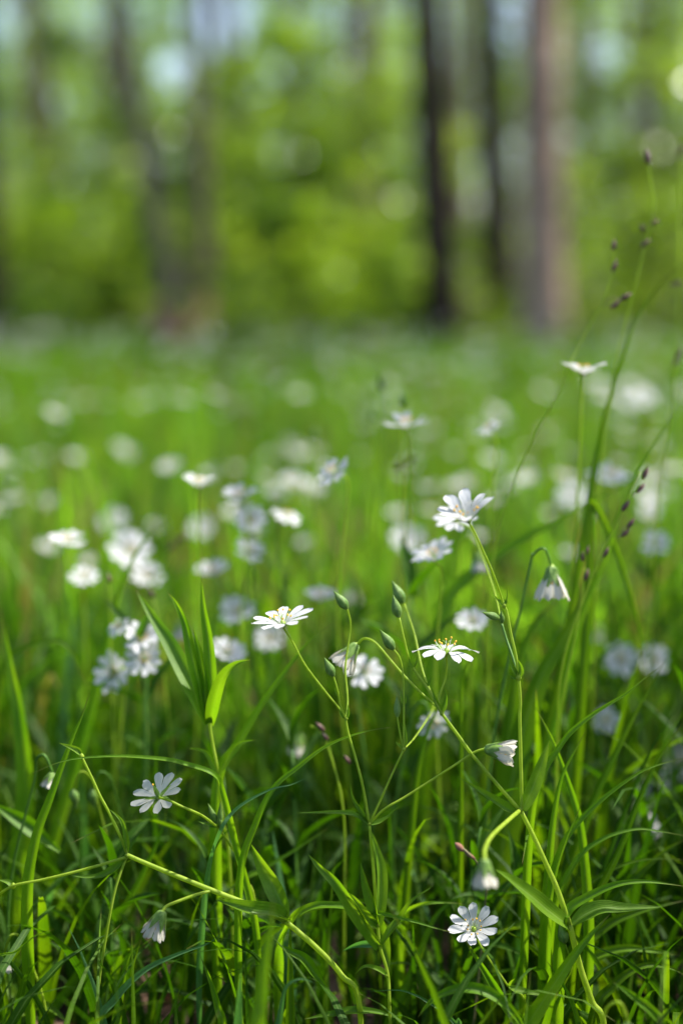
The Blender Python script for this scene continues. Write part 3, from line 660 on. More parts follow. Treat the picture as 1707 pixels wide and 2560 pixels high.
for (lb, x, y, dd, ax, L, kd) in TR:
    if kd == 'open' and dd < .99 and dd > .6:
        d2 = .6 + (dd - .6) * .72; L *= .86 * d2 / dd; dd = d2
    elif kd == 'open': L *= .8
    ax = (ax[0], ax[1] * .7, ax[2])
    simple_plant(lb, x, y, dd, ax, L, kind=kd, detail=1, leaves=1 if dd < .9 else 2, e=(random.uniform(52, 72), random.uniform(8, 46), random.uniform(-22, 26)))
# dark closed buds on thin stalks in the blurred zone
for (lb, x, y, dd, ax) in [
 ('round grey green bud on a thin stalk, top of the central group', 956, 975, .82, (-.15, 0, 1)),
 ('dark pointed bud beside the grey green one', 1008, 1018, .78, (0, 0, 1)),
 ('very soft green bud left of the central pair', 935, 1052, .90, (-.1, 0, 1)),
 ('dark bud on a lone stalk left of the central flowers', 786, 1100, .88, (.1, 0, 1)),
 ('dark drooping seed capsule beside the left hand grass stalk', 182, 1975, .66, (.15, 0, -1)),
 ('second dark drooping capsule, right of the zigzag stem', 231, 1975, .67, (.05, 0, -1)),
 ('tiny white tipped bud on a thread thin stalk at the lower right', 1412, 2358, .60, (-.25, 0, .9))]:
    simple_plant(lb, x, y, dd, ax, kind='bud', leaves=0, wst=4, bx=.006)

# ------------------------------------------------------------------ single grass leaves
def prof_root(u): return min(1, .22 + .78 * u / .42) * max(0, 1 - max(0, (u - .45) / .55) ** 1.8)
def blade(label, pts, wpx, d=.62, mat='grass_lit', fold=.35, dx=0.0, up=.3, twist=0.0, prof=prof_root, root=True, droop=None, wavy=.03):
    q = px(pts, d)
    if root:                         # first point is the lowest: carry it on into the ground
        b0, b1 = q[0], q[1]; t = (b0 - b1); t.z = 0
        g = Vector((b0.x + t.x * .25, b0.y + t.y * .25 + .004, 0.0))
        if b0.z > .015: q = [g] + ([g.lerp(b0, .55) + Vector((t.x * .08, 0, 0))] if b0.z > .08 else []) + q
    o = empty('grass_plant', (q[0].x, q[0].y, 0)) if False else None
    m = MB(); ribbon(m, q, 1.2 * wpx * d / FPX, hint(dx, up), prof, fold, twist, 7, 0, wavy)
    org = Vector((q[0].x, q[0].y, max(0, q[0].z)))
    ob = link('grass_leaf', m.mesh('grass_leaf', mat, origin=org)); ob.location = org
    return tag(ob, label, 'grass leaf', 'single grass leaves around the flowers')
blade('long grass leaf arching level across the left above the turned away flower', [(640, 2330, .02), (590, 2120, .015), (556, 1985, .006), (534, 1938), (470, 1914), (408, 1900), (300, 1892), (200, 1897), (136, 1911), (68, 1941)], 16, .595, up=1.1)
blade('straight broad leaf leaning right under the sharp open flower', [(540, 2050), (552, 1928), (590, 1870), (650, 1770), (742, 1641), (796, 1583), (845, 1552)], 26, .64, up=.6)
blade('long thin leaf curving right towards the central buds', [(600, 2200), (640, 2060), (684, 1973), (746, 1919), (812, 1869), (878, 1840), (940, 1824), (992, 1818)], 17, .61, up=.7)
blade('grey edged leaf curving up to a ragged tip left of centre', [(500, 2420, .03), (520, 2200, .015), (550, 2085), (580, 2036), (620, 2004), (680, 1974), (730, 1962), (781, 1938)], 15, .60, mat='grass_blue', up=1.0)
wh = ground_root('leafy_shoot', 590, 2300, .66, 'bright spiky whorl of upright leaves on a thin stem left of the sharp open flower', 'leafy shoot')
stem(wh, [wh.location.copy(), *px([(575, 2180, .02), (556, 2050, .01), (545, 1935), (530, 1850), (524, 1808)], .63)], raw=True, w0=9, w1=8)
for q_, w_, f_ in (([(524, 1808), (487, 1730), (430, 1620, .01), (380, 1540, .018), (340, 1474, .024)], 34, .25), ([(524, 1808), (502, 1730), (480, 1640), (462, 1560), (440, 1510), (419, 1480)], 24, .5), ([(525, 1808), (513, 1720), (500, 1640), (490, 1600), (483, 1572)], 22, .5),
    ([(526, 1808), (528, 1700), (520, 1600), (508, 1520), (503, 1443)], 24, .5), ([(526, 1808), (541, 1740, -.01), (560, 1690, -.015), (590, 1661, -.018), (629, 1650, -.02)], 26, .4), ([(546, 1938), (575, 1890), (600, 1860), (640, 1850)], 14, .4), ([(544, 1938), (520, 1890), (500, 1875), (470, 1872)], 12, .4)):
    leaf(wh, q_, w_, .63, fold=f_, mat='grass_lit', prof=prof_broad if w_ > 14 else prof_leaf)
blade('tall dark green leaf arching over at the left', [(120, 2200), (180, 1950), (248, 1700), (275, 1570), (300, 1480), (322, 1420), (354, 1363), (385, 1325), (428, 1297)], 26, .74)
blade('flat leaf bending over at the far left', [(-20, 1900), (0, 1720), (27, 1650), (80, 1616), (136, 1603), (174, 1622), (205, 1690), (222, 1740)], 28, .72, mat='grass', up=.8)
blade('upright leaf on the left edge', [(40, 2250), (66, 2000), (50, 1800), (32, 1700), (14, 1600), (3, 1525)], 42, .70)
blade('pointed leaf rising behind the small nodding leaf at the left', [(70, 2250), (90, 2100), (125, 2000), (150, 1930), (180, 1850), (205, 1790), (224, 1732)], 26, .615)
blade('thin leaf sloping down to the right in the lower middle', [(600, 2230), (664, 2173), (740, 2125), (833, 2062)], 15, .66, up=1)
blade('very near blurred leaf standing upright at the bottom', [(640, 2620), (652, 2500), (662, 2400), (676, 2320), (683, 2240)], 50, .505, fold=.2)
blade('tall leaf rising out of the picture at the right edge', [(1250, 2250), (1385, 1750), (1440, 1450), (1468, 1280), (1491, 1143), (1515, 1030), (1546, 925), (1580, 820), (1611, 762), (1660, 700), (1720, 655)], 19, .72, mat='grass')
blade('thin stalk like leaf slanting up to the right edge', [(1330, 2050), (1400, 1750), (1447, 1560), (1510, 1400), (1545, 1290), (1600, 1170), (1650, 1085), (1720, 985)], 15, .70)
blade('wide blurred leaf arching from the centre to the upper right', [(1060, 1900), (1085, 1640), (1114, 1514), (1180, 1438), (1289, 1362), (1400, 1300), (1479, 1255), (1560, 1212), (1600, 1180)], 34, .76, up=.7)
blade('bent green leaf falling to the right from the fork', [(1440, 1900), (1470, 1500), (1472, 1300), (1482, 1262), (1528, 1351), (1572, 1476), (1599, 1585), (1610, 1650), (1612, 1720)], 24, .71, up=.1, mat='grass')
blade('broad lit leaf curling over at the right', [(1240, 2250), (1290, 1900), (1350, 1700), (1400, 1610), (1440, 1530), (1450, 1480), (1443, 1448)], 62, .68, up=.1, fold=.15, mat='grass')
blade('second broad leaf beside the curling one', [(1230, 2250), (1265, 1900), (1290, 1700), (1316, 1600), (1350, 1540), (1400, 1500)], 44, .70, fold=.2, mat='grass')
blade('slender leaf sweeping up right to a fine dark tip', [(1330, 2020), (1398, 1868), (1468, 1797), (1561, 1737), (1610, 1697), (1661, 1659)], 19, .61, up=.5)
blade('straight leaf falling from a dark tip past the tall plant', [(1470, 2330), (1462, 2180), (1448, 2060), (1425, 1975), (1387, 1868), (1360, 1810), (1336, 1764)], 23, .625)
blade('leaf crossing the straight one to point up right', [(1360, 2300), (1372, 2150), (1384, 2040), (1403, 1945), (1435, 1880), (1468, 1822)], 21, .62)
blade('short pointed leaf right of the tall stem', [(1370, 2300), (1384, 2195), (1414, 2100), (1436, 2050), (1457, 2002)], 17, .61)
blade('long narrow leaf bending out to the right edge', [(1370, 2260), (1400, 2130), (1441, 2064), (1507, 1999), (1588, 1939), (1640, 1915), (1720, 1893)], 17, .615, up=.9)
blade('thin level leaf reaching the right edge', [(1380, 2300), (1436, 2160), (1507, 2100), (1588, 2075), (1650, 2080), (1720, 2092)], 17, .62, up=1.1)
blade('broad level leaf low at the right edge', [(1400, 2330), (1418, 2283), (1452, 2255), (1534, 2216), (1616, 2206), (1720, 2218)], 27, .60, up=.9)
blade('bright broad leaf slanting up at the bottom right', [(1290, 2620), (1321, 2560), (1360, 2500), (1425, 2402), (1470, 2345), (1526, 2285)], 38, .592, fold=.2)
blade('folded bright leaf below the flower that faces the viewer', [(1320, 2600), (1300, 2560), (1261, 2511), (1207, 2423), (1180, 2380), (1158, 2345)], 38, .60, fold=.5, prof=prof_broad)
blade('arched leaf at the bottom centre', [(1320, 2600), (1290, 2545), (1240, 2497), (1191, 2476), (1136, 2477), (1082, 2502), (1044, 2545)], 24, .58, up=.8, root=False)
blade('bent straw coloured stem at the bottom centre', [(1150, 2590), (1136, 2560), (1100, 2525), (1071, 2508), (1040, 2490), (995, 2477), (924, 2480)], 10, .595, up=.5, fold=.6, mat='grass_blue')
blade('narrow leaf under the tiny bud', [(1450, 2610), (1445, 2560), (1430, 2510), (1409, 2467), (1385, 2430), (1363, 2400)], 17, .60)
blade('long leaf crossing behind the middle stem to the facing flower', [(700, 2400, .03), (731, 2306, .012), (775, 2272, .008), (829, 2266, .006), (900, 2275, .003), (1000, 2298, -.006), (1044, 2308, -.008), (1100, 2325, -.009), (1148, 2335, -.010)], 22, .60, up=1.0)
blade('leaf crossing behind the upper petals of the facing flower', [(1000, 2340, .03), (1010, 2290, .012), (1060, 2262), (1120, 2258), (1165, 2262)], 20, .63, up=.8)
blade('flat leaf lying level at the bottom edge', [(985, 2545), (940, 2532), (880, 2530), (820, 2540), (760, 2549)], 18, .60, up=1.1, root=False)
blade('leaf drooping from the lower middle to the left', [(815, 2470), (790, 2440), (760, 2400), (725, 2380), (695, 2362)], 22, .60, up=.6, fold=.5, root=False)
blade('dark curved leaf hanging at the bottom centre', [(690, 2620), (700, 2540), (715, 2470), (750, 2448), (790, 2460)], 20, .57, mat='grass_blue')
blade('long bluish leaf sweeping up from the bottom left', [(240, 2600), (290, 2500), (360, 2430), (440, 2390), (520, 2360), (560, 2330)], 18, .60, mat='grass_blue', up=.8)
blade('dark leaf slanting up to the facing flower from below', [(960, 2600), (1000, 2500), (1050, 2380), (1090, 2290), (1150, 2240), (1180, 2215)], 18, .65)
blade('upright leaf at the lower left', [(290, 2620), (300, 2500), (320, 2400), (350, 2350)], 24, .62)
blade('fading broad leaf behind the lower left stems', [(90, 2620), (140, 2520), (210, 2420), (270, 2330), (330, 2240), (400, 2090), (418, 2010)], 20, .66)
blade('slanting leaf at the lower left edge', [(-20, 2420), (40, 2380), (90, 2340), (144, 2322)], 10, .60)
blade('leaf pointing up left in the bottom middle', [(560, 2600), (545, 2520), (525, 2450), (500, 2390)], 26, .60)
blade('leaf fanning left out of the lower shoot', [(150, 2130), (100, 2090), (60, 2060), (-20, 2010)], 34, .66, root=False, up=.6)
blade('leaf leaning out of the lower right corner', [(1400, 2450), (1500, 2330), (1600, 2280), (1720, 2250)], 30, .64, mat='grass', up=.8)
blade('dark leaf spread level in the lower right corner', [(1400, 2460), (1480, 2400), (1560, 2375), (1640, 2380), (1705, 2392)], 32, .64, up=.8)
blade('leaf slanting down to the right in the lower right corner', [(1700, 2620), (1640, 2540), (1580, 2490), (1530, 2455)], 20, .56, fold=.2, root=False)

blade('long dark leaf rising from the lower right stems to the right edge', [(1440, 2320), (1490, 2240), (1550, 2120), (1600, 1990), (1650, 1890), (1720, 1790)], 17, .63, mat='grass')
blade('very dark narrow leaf crossing the right hand flowers', [(1470, 2330), (1490, 2230), (1530, 2110), (1580, 1980), (1630, 1870), (1700, 1760)], 13, .66, mat='grass_shaded')
blade('green leaf rising steeply to the right between the flowers', [(1380, 2300), (1420, 2180), (1480, 2010), (1540, 1880), (1590, 1780), (1640, 1690), (1668, 1640)], 20, .66, mat='grass')
blade('broad leaf lying across the lower right behind the bent one', [(1440, 2400), (1500, 2290), (1580, 2200), (1660, 2130), (1730, 2090)], 26, .66, mat='grass')
blade('low arching leaf over the bottom right corner', [(1480, 2560), (1530, 2470), (1600, 2420), (1670, 2420), (1730, 2450)], 24, .62, mat='grass', up=.8)
blade('fine leaf sweeping from the tall plant to the right edge', [(1370, 2330), (1440, 2240), (1520, 2180), (1610, 2150), (1720, 2150)], 12, .64, mat='grass', up=.8)
blade('soft arching leaf behind the central stems', [(1010, 2300), (1030, 2060), (1050, 1900), (1085, 1790), (1130, 1752), (1190, 1765)], 17, .67, up=.6, mat='grass')
blade('short soft leaf curling right under the star shaped flower', [(1150, 2100), (1152, 1800), (1156, 1700), (1180, 1645), (1232, 1630)], 14, .66, up=.5, mat='grass')
# ------------------------------------------------------------------ grass stalks with brown spikelets
def seed_stalk(label, pts, spikes, d, wpx=5, mat='straw'):
    wpx *= 1.15
    q = px(pts, d); g = Vector((q[0].x, q[0].y + .01, 0)); r = empty('seed_stalk', g); tag(r, label, 'grass stalk', 'melick stalks with brown seeds')
    stem(r, [g, g.lerp(q[0], .6)] + q, raw=True, w0=wpx * 1.4, w1=wpx * .8, d=d, mat='stem')
    for (x, y, L, ang, *pt) in spikes:
        c0 = P(x, y, d); v = RT * math.sin(R(ang)) + UP * math.cos(R(ang)); l = L * d / FPX
        m = MB(); blob(m, c0 - v * l * .5, v, l, l * .19, 0, 9, 8, ribs=.08, tip=.2); o = part(r, 'spikelet', m, 'seed')
        if pt: s = MB(); tube(s, [P(*pt[0], d), P((pt[0][0] + x) / 2, (pt[0][1] + y) / 2 - 3, d), c0 - v * l * .45], wpx * .3 * d / FPX, 5, 3); part(r, 'spikelet_stalk', s, mat)
    return r
seed_stalk('tall thread thin stalk with brown seeds reaching the top right', [(1230, 1420), (1300, 1170), (1387, 997), (1430, 899), (1468, 822), (1507, 752), (1528, 686), (1534, 620)],
    [(1534, 612, 32, 8), (1536, 664, 34, 20, (1528, 690)), (1564, 741, 36, 60, (1507, 752)), (1539, 760, 34, 45, (1500, 765))], .70, 4)
seed_stalk('thin stalk with pinkish seeds beside the leaf at the right edge', [(1500, 1200), (1540, 900), (1583, 735), (1610, 620), (1635, 520), (1625, 440), (1619, 405)],
    [(1618, 390, 44, -5), (1605, 569, 26, -20, (1622, 560)), (1637, 555, 26, 60, (1632, 530)), (1613, 607, 32, 50, (1610, 625))], .72, 4)
seed_stalk('stalk with a row of dark seeds right of the fork of leaves', [(1400, 1700), (1466, 1480), (1500, 1390), (1540, 1310), (1570, 1240), (1600, 1180)],
    [(1613, 1182, 36, 22), (1602, 1220, 34, 40, (1580, 1240)), (1564, 1264, 38, 35, (1556, 1280)), (1577, 1308, 34, 35, (1552, 1330)), (1564, 1332, 32, 45, (1545, 1345)), (1515, 1381, 30, 25, (1505, 1395))], .66, 4)
seed_stalk('stalk with three small dark seeds left of the tall leaf', [(1400, 1800), (1440, 1580), (1458, 1470), (1462, 1420)],
    [(1468, 1376, 26, 10), (1456, 1392, 26, 0), (1466, 1438, 34, 15)], .67, 4)
seed_stalk('blurred stalk with a pair of brown seeds under the central flower', [(1080, 1700), (1050, 1400), (1024, 1250), (1014, 1170)],
    [(1000, 1166, 34, 65), (1027, 1150, 34, 65)], .80, 5)
seed_stalk('blurred stalk with two brown seeds crossing the arching leaf', [(300, 1700), (380, 1480), (420, 1390), (440, 1355)],
    [(452, 1347, 34, 45), (430, 1366, 30, 50)], .82, 5)
seed_stalk('lone dark seed on a stalk at the left', [(285, 1900), (278, 1640), (275, 1500), (273, 1460)], [(272, 1445, 32, -15)], .72, 4)
seed_stalk('dark seed leaning left right of the arching leaf', [(430, 1900), (400, 1600), (385, 1500)], [(378, 1483, 30, -25)], .74, 4)
seed_stalk('stalk with dark seeds beside the pale folded flower in the centre', [(860, 2050), (830, 1900), (800, 1830), (775, 1815)],
    [(800, 1818, 34, -45), (812, 1842, 30, -40), (868, 1900, 30, -35)], .66, 5)
seed_stalk('stalk at the right edge with small brown seeds', [(1640, 1300), (1680, 1000), (1692, 880), (1694, 760), (1698, 500), (1703, 400)],
    [(1692, 708, 34, 80), (1703, 372, 30, 30), (1697, 884, 34, 30), (1690, 905, 26, 50)], .76, 4)
# withered brown scrap caught on a stem
r = ground_root('withered_bud', 1165, 2200, .64, 'withered orange brown flower scrap caught beside the hanging blurred flower', 'dead flower')
stem(r, [r.location.copy(), *px([(1215, 2230, .06), (1195, 2165, .01), (1180, 2145), (1160, 2125), (1140, 2112)], .575)], raw=True, w0=5, w1=5, mat='straw')
m = MB(); blob(m, P(1160, 2130, .575), P(1132, 2103, .575) - P(1160, 2130, .575), .0052, .0012, 0, 7, 7, ribs=.25); part(r, 'withered_petals', m, 'anther' if False else 'red_earth')
m = MB(); blob(m, P(1190, 2150, .575), P(1160, 2128, .575) - P(1190, 2150, .575), .006, .0009, 0, 6, 5, ribs=.2); part(r, 'withered_calyx', m, 'red_earth')

# ------------------------------------------------------------------ leafy flowerless shoots crowded below
def shoot(seed, nn, H):
    random.seed(seed); r = empty('leafy_shoot', (0, 0, 0)); bend = (random.uniform(-.03, .03), random.uniform(-.03, .03))
    pt = lambda t: Vector((bend[0] * t * t, bend[1] * t * t, H * t)); m = MB()
    tube(m, [pt(i / 5) for i in range(6)], lambda u: .0011 - .0005 * u, 6, 3); link('stem', m.mesh('stem', 'stem_dark'), r)
    a0 = random.random() * 3
    for i in range(nn):
        t = .22 + .78 * i / (nn - 1); c0 = pt(t); a = a0 + i * 1.45
        for sg in (0, math.pi):
            l = random.uniform(.030, .055) * (1 - .25 * t); el = R(random.uniform(20, 50) + 30 * t); b = a + sg + random.uniform(-.2, .2); dr = random.uniform(.1, .9)
            q = [c0]; 
            for k_ in range(4):
                e2 = el - dr * k_ * .38; q.append(q[-1] + Vector((math.cos(b) * math.cos(e2), math.sin(b) * math.cos(e2), math.sin(e2))) * l * .25)
            m = MB(); ribbon(m, q, random.uniform(.0045, .0070), Vector((-math.cos(b) * .6, -math.sin(b) * .6, 1)), random.choice([prof_leaf, prof_broad]), .35, random.uniform(-.5, .5), 4, 0, .04, 4)
            link('leaf', m.mesh('leaf', 'grass_shaded'), r)
    return r
def copy_tree(o, parent=None):
    c = o.copy(); C.objects.link(c); c.parent = parent
    for ch in o.children: copy_tree(ch, c)
    return c
SH = [shoot(400, 5, .11), shoot(401, 6, .15), shoot(402, 4, .08), shoot(403, 6, .19), shoot(404, 5, .13)]
random.seed(91); k = 0; tries = 0
while k < 64 and tries < 5000:
    tries += 1; dd = .60 + .62 * random.random() ** 1.3; x = random.uniform(-.5, .5) * (.06 + dd * .5); pr = k if k < 5 else random.randrange(5)
    s = random.uniform(.75, 1.15); H = SH[pr].children[0].data.vertices[-1].co.z * s
    X, Y, D = proj(Vector((x, dd, H + .015)))
    if Y < (2140 if dd < .68 else 1900 if dd < .8 else 1650): continue
    if D < .62 and abs(X - 1180) < 130: continue
    o = SH[k] if k < 5 else copy_tree(SH[pr]); k += 1
    o.location = (x, dd, ground_z(x, dd)); o.rotation_euler = (random.uniform(-.3, .3), random.uniform(-.3, .3), random.random() * 6.28); o.scale = (s, s, s)
    tag(o, 'low flowerless shoot with narrow paired leaves among the grass under the flowers', 'leafy shoot', 'flowerless leafy shoots')

# ------------------------------------------------------------------ stitchwort further back: copies of a few plants
def proto_plant(h, nf, seed):
    random.seed(seed); r = empty('stitchwort_plant', (0, 0, 0)); m = MB()
    pts = [Vector((0, 0, 0)), Vector((random.uniform(-.02, .02), random.uniform(-.02, .02), h * .5)), Vector((random.uniform(-.03, .03), random.uniform(-.03, .03), h * .8))]
    tube(m, pts, lambda u: .0010 - .0003 * u, 5, 3)
    for i in range(4):
        c0 = pts[0].lerp(pts[1], .3 + .35 * i) if i < 2 else pts[1].lerp(pts[2], .3 * (i - 1)); a = random.random() * 3.14
        for s in (0, math.pi):
            v = Vector((math.cos(a + s), math.sin(a + s), .5)); l = random.uniform(.025, .04)
            ribbon(m, [c0, c0 + v * l * .5 + Vector((0, 0, .003)), c0 + v * l - Vector((0, 0, .006))], .0042, Vector((0, 0, 1)), prof_leaf, .3, 0, 2, 1, 0, 2)
    tops = []
    for i in range(nf):
        a = random.random() * 6.28; t = pts[2] + Vector((math.cos(a) * random.uniform(.01, .035), math.sin(a) * random.uniform(.01, .035), h * random.uniform(.12, .24)))
        tube(m, [pts[2], pts[2].lerp(t, .5) + Vector((0, 0, .004)), t], .0006, 5, 3); tops.append(t)
    link('stem', m.mesh('stem', ['stem_dark', 'leaf']), r)
    for t in tops: flower(r, t, (random.uniform(-.4, .4), random.uniform(-.5, .25), 1), L=random.uniform(.0095, .0130), detail=0, rnd=20, e=(random.uniform(55, 72), random.uniform(8, 50), random.uniform(-20, 30)))
    return r
def copy_tree(o, parent=None):
    c = o.copy(); C.objects.link(c); c.parent = parent
    for ch in o.children: copy_tree(ch, c)
    return c
protos = [proto_plant(random.uniform(.19, .26), nf, 100 + i) for i, nf in enumerate((1, 1, 1, 2, 1, 1))]
random.seed(31)
GL = 'small white stitchwort flowers scattered through the blurred meadow'
spots = []
while len(spots) < 225:
    u = random.random(); dd = 1.08 + 2.6 * u ** 1.2; x = random.uniform(-.5, .5) * (.05 + dd * .52)
    # flowers stand thicker in the middle distance and towards the right, thinner beside the bright strip at the left
    X = x / dd * FPX + 853
    if X < 500 and dd > 1.6 and random.random() < .5: continue
    if X < 900 and random.random() < .25: continue
    spots.append((x, dd))
for i, (x, y) in enumerate(spots):
    o = protos[i] if i < len(protos) else copy_tree(random.choice(protos[:6]))
    o.location = (x, y, ground_z(x, y)); o.rotation_euler = (random.uniform(-.12, .12), random.uniform(-.12, .12), random.uniform(-1.3, 1.3))
    s = random.uniform(.85, 1.12); o.scale = (s, s, s)
    tag(o, 'small blurred white flower far back in the meadow, well beyond the sharp stems', 'wildflower', GL)
# beyond them the flowers melt into one carpet
def flower_carpet():
    g = np.random.default_rng(5); n = 330; d = 3.6 + 2.6 * g.random(n) ** 1.3; x = (g.random(n) - .5) * d * .62
    V = []; F = []; k = 0
    for i in range(n):
        c0 = np.array([x[i], d[i], .20 + .08 * g.random()]); ax = Vector((g.normal(0, .4), -abs(g.normal(0, .5)), 1)).normalized(); q = ax.to_track_quat('Z', 'Y'); ro = g.random() * 6
        for j in range(10):
            a = ro + j * .628
            for (r_, b) in ((.002, 0), (.0095, -.19), (.0125, 0), (.0095, .19)):
                v = Vector((math.cos(a + b) * r_, math.sin(a + b) * r_, .0015 + r_ * .15)); v.rotate(q); V.append((c0[0] + v.x, c0[1] + v.y, c0[2] + v.z))
            F.append((k, k + 1, k + 2, k + 3)); k += 4
    me = npmesh('flower_carpet', np.array(V), np.array(F), 'petal', uv=np.tile(np.array([[.5, .9]]), (len(V), 1)))
    tag(link('flower_carpet', me), 'white haze of stitchwort flowers covering the meadow before the trees', 'wildflowers', kind='stuff')
flower_carpet()

# ------------------------------------------------------------------ trees
def leaf_cloud(n, cl, rad, size, zsq=.7, seed=0):
    g = np.random.default_rng(seed); k = g.integers(0, len(cl), n); c0 = np.array(cl)[k]
    cen = c0 + g.normal(size=(n, 3)) * np.array([rad, rad, rad * zsq])
    nr = g.normal(size=(n, 3)) * np.array([.8, .8, .55]) + np.array([0, 0, .9]); ax = g.normal(size=(n, 3)); ax[:, 2] *= .4
    return quads(cen, size * (.7 + .6 * g.random(n)), ax, nr, .62, .07)
def tree(label, base, lean, h, r0, bark, crown_n, seed, crown=True, cr=1.9, chigh=None, group='trees of the wood behind the meadow', leaf_='crown', lsize=.10, name='woodland_tree'):
    random.seed(seed); x, y = base; r = empty(name, (x, y, ground_z(x, y) - .02)); tag(r, label, 'tree', group)
    m = MB(); top = Vector((lean[0], lean[1], h)); pts = [Vector((0, 0, 0)), Vector((lean[0] * .3 + random.uniform(-.03, .03), lean[1] * .3, h * .25)), Vector((lean[0] * .6 + random.uniform(-.06, .06), lean[1] * .6, h * .55)), top]
    tube(m, pts, lambda u: r0 * (1 - .75 * u) * (1 + .25 * math.exp(-u * h / .18)), 14, 6)
    link('trunk', m.mesh('trunk', bark), r)
    cl = []; ch = h * .5 if chigh is None else chigh
    p = spline(pts, 8)
    for i in range(9):
        z = random.uniform(ch, h * .97); c0 = min(p, key=lambda q: abs(q.z - z)); a = random.random() * 6.28; L = random.uniform(.5, 1) * cr * (1.15 - .5 * z / h)
        e = c0 + Vector((math.cos(a) * L, math.sin(a) * L, L * random.uniform(.15, .7)))
        b = MB(); tube(b, [c0, c0.lerp(e, .5) + Vector((0, 0, -.05)), e], lambda u: r0 * .28 * (1 - .8 * u), 6, 4); link('limb', b.mesh('limb', bark), r)
        for k in range(5): cl.append(tuple(c0.lerp(e, random.uniform(.35, 1.1)) + Vector((random.gauss(0, .28), random.gauss(0, .28), random.gauss(0, .2)))))
    if crown:
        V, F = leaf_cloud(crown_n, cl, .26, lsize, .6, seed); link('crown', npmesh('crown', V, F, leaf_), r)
    return r
def at(xp, D):           # ground point seen at picture column xp, D metres away
    return ((xp - 853.5) / FPX * D * math.cos(PITCH), D)
def T(label, xb, xt, D, wpx, bark, seed, h=8.0, **k):
    """trunk at column xb on the ground and xt at the top edge of the picture, wpx wide"""
    b = at(xb, D); b2 = at(xt, D); zt = CAMH + D * math.tan(R(10.6)); s = (b2[0] - b[0]) / zt
    return tree(label, b, (s * h, random.uniform(-.3, .3)), h, wpx / 2 / FPX * D * 1.05, bark, k.pop('n', 2200), seed, **k)
T('thick tree with pale pinkish bark right of centre', 1366, 1352, 7.4, 112, 'bark_pale', 1, chigh=3.4)
T('dark slender tree left of the pale trunk', 1112, 1062, 7.8, 96, 'bark_dark', 2, chigh=3.2)
T('grey leaning tree left of centre', 468, 345, 7.9, 56, 'bark', 3, chigh=3.6)
T('buff trunk half veiled by leaves left of the middle', 640, 585, 14.5, 62, 'bark', 4, chigh=4)
T('dim greenish trunk close behind and left of the pale tree', 1258, 1215, 9.0, 84, 'bark_dark', 5, chigh=4)
T('dim dark trunk at the right', 1600, 1625, 12.5, 60, 'bark_dark', 6, chigh=4)
T('dark trunk cut by the left edge', -10, -30, 8.0, 74, 'bark_dark', 7, chigh=3.4)
T('thin brown trunk in the middle of the wood', 930, 915, 14, 50, 'bark', 8, chigh=4)
T('slim trunk above the middle of the meadow', 770, 740, 13, 40, 'bark_dark', 9, chigh=4)
T('thin trunk between the left edge and the grey tree', 190, 120, 15, 46, 'bark', 10, chigh=4)
random.seed(77)
TP = [tree('tree of the blurred wood seen between the nearer trunks', at(random.uniform(0, 1700), 17), (.3, 0), 9.5, .12, 'bark', 1700, 200 + i, cr=2.3, chigh=3.6, lsize=.11) for i in range(2)]
for i in range(17):
    D = random.uniform(14, 30); xp = random.uniform(-250, 1950)
    if 380 < xp < 700 or 1240 < xp < 1420: xp += 300
    o = TP[i] if i < 2 else copy_tree(random.choice(TP)); x, y = at(xp, D)
    o.location = (x, y, ground_z(x, y)); o.rotation_euler = (0, 0, random.random() * 6.28)
    tag(o, 'slim tree standing in the blurred depth of the wood', 'tree', 'slim trees deep in the wood')
random.seed(55)
for i, (x, y) in enumerate([(3.3, 4.6), (4.0, 6.6), (2.9, 7.9), (5.2, 9.0), (1.3, 9.6), (-2.6, 6.6), (6.2, 5.6), (-1.0, 10.4)]):
    o = copy_tree(TP[i % 2]); o.location = (x, y, ground_z(x, y)); o.rotation_euler = (0, 0, random.random() * 6.28); s = random.uniform(.62, .8); o.scale = (s, s, s)
    tag(o, 'slim tree standing in the blurred depth of the wood', 'tree', 'slim trees deep in the wood')
# unseen tree added on the right; its low bough shades the foot of the flowers
random.seed(61); yt = empty('unseen_shade_tree', (2.4, 2.0, 0)); tag(yt, 'added unseen tree whose low bough shades the grass at the feet of the flowers', 'tree')
O = Vector((2.4, 2.0, 0)); m = MB(); tube(m, [Vector((0, 0, 0)), Vector((.05, 0, 1.5)), Vector((.1, .05, 3.2))], lambda u: .035 - .02 * u, 10, 5); link('trunk', m.mesh('trunk', 'bark'), yt)
H = 1.5; SH2 = Vector((SD.x / SD.z * H, SD.y / SD.z * H, H)); bc = Vector((.05, .76, 0)) + SH2
m = MB(); tube(m, [Vector((.05, 0, 1.35)), (Vector((.05, 0, 1.35)) + bc - O) * .5 + Vector((0, 0, .12)), bc - O + Vector((-.25, 0, .02))], lambda u: .013 - .010 * u, 7, 6); link('limb', m.mesh('limb', 'bark'), yt)
g = np.random.default_rng(62); nl = 150
cen = np.stack([bc.x - 2.4 + g.uniform(-.24, .50, nl), bc.y - 2.0 + g.uniform(-.07, .07, nl), bc.z + g.normal(0, .05, nl)], 1)
V, F = quads(cen, .05 + .035 * g.random(nl), g.normal(size=(nl, 3)) * np.array([1, 1, .3]), g.normal(size=(nl, 3)) * .45 + np.array([0, 0, 1.]), .6, .06)
link('foliage', npmesh('foliage', V, F, 'crown_dark'), yt)
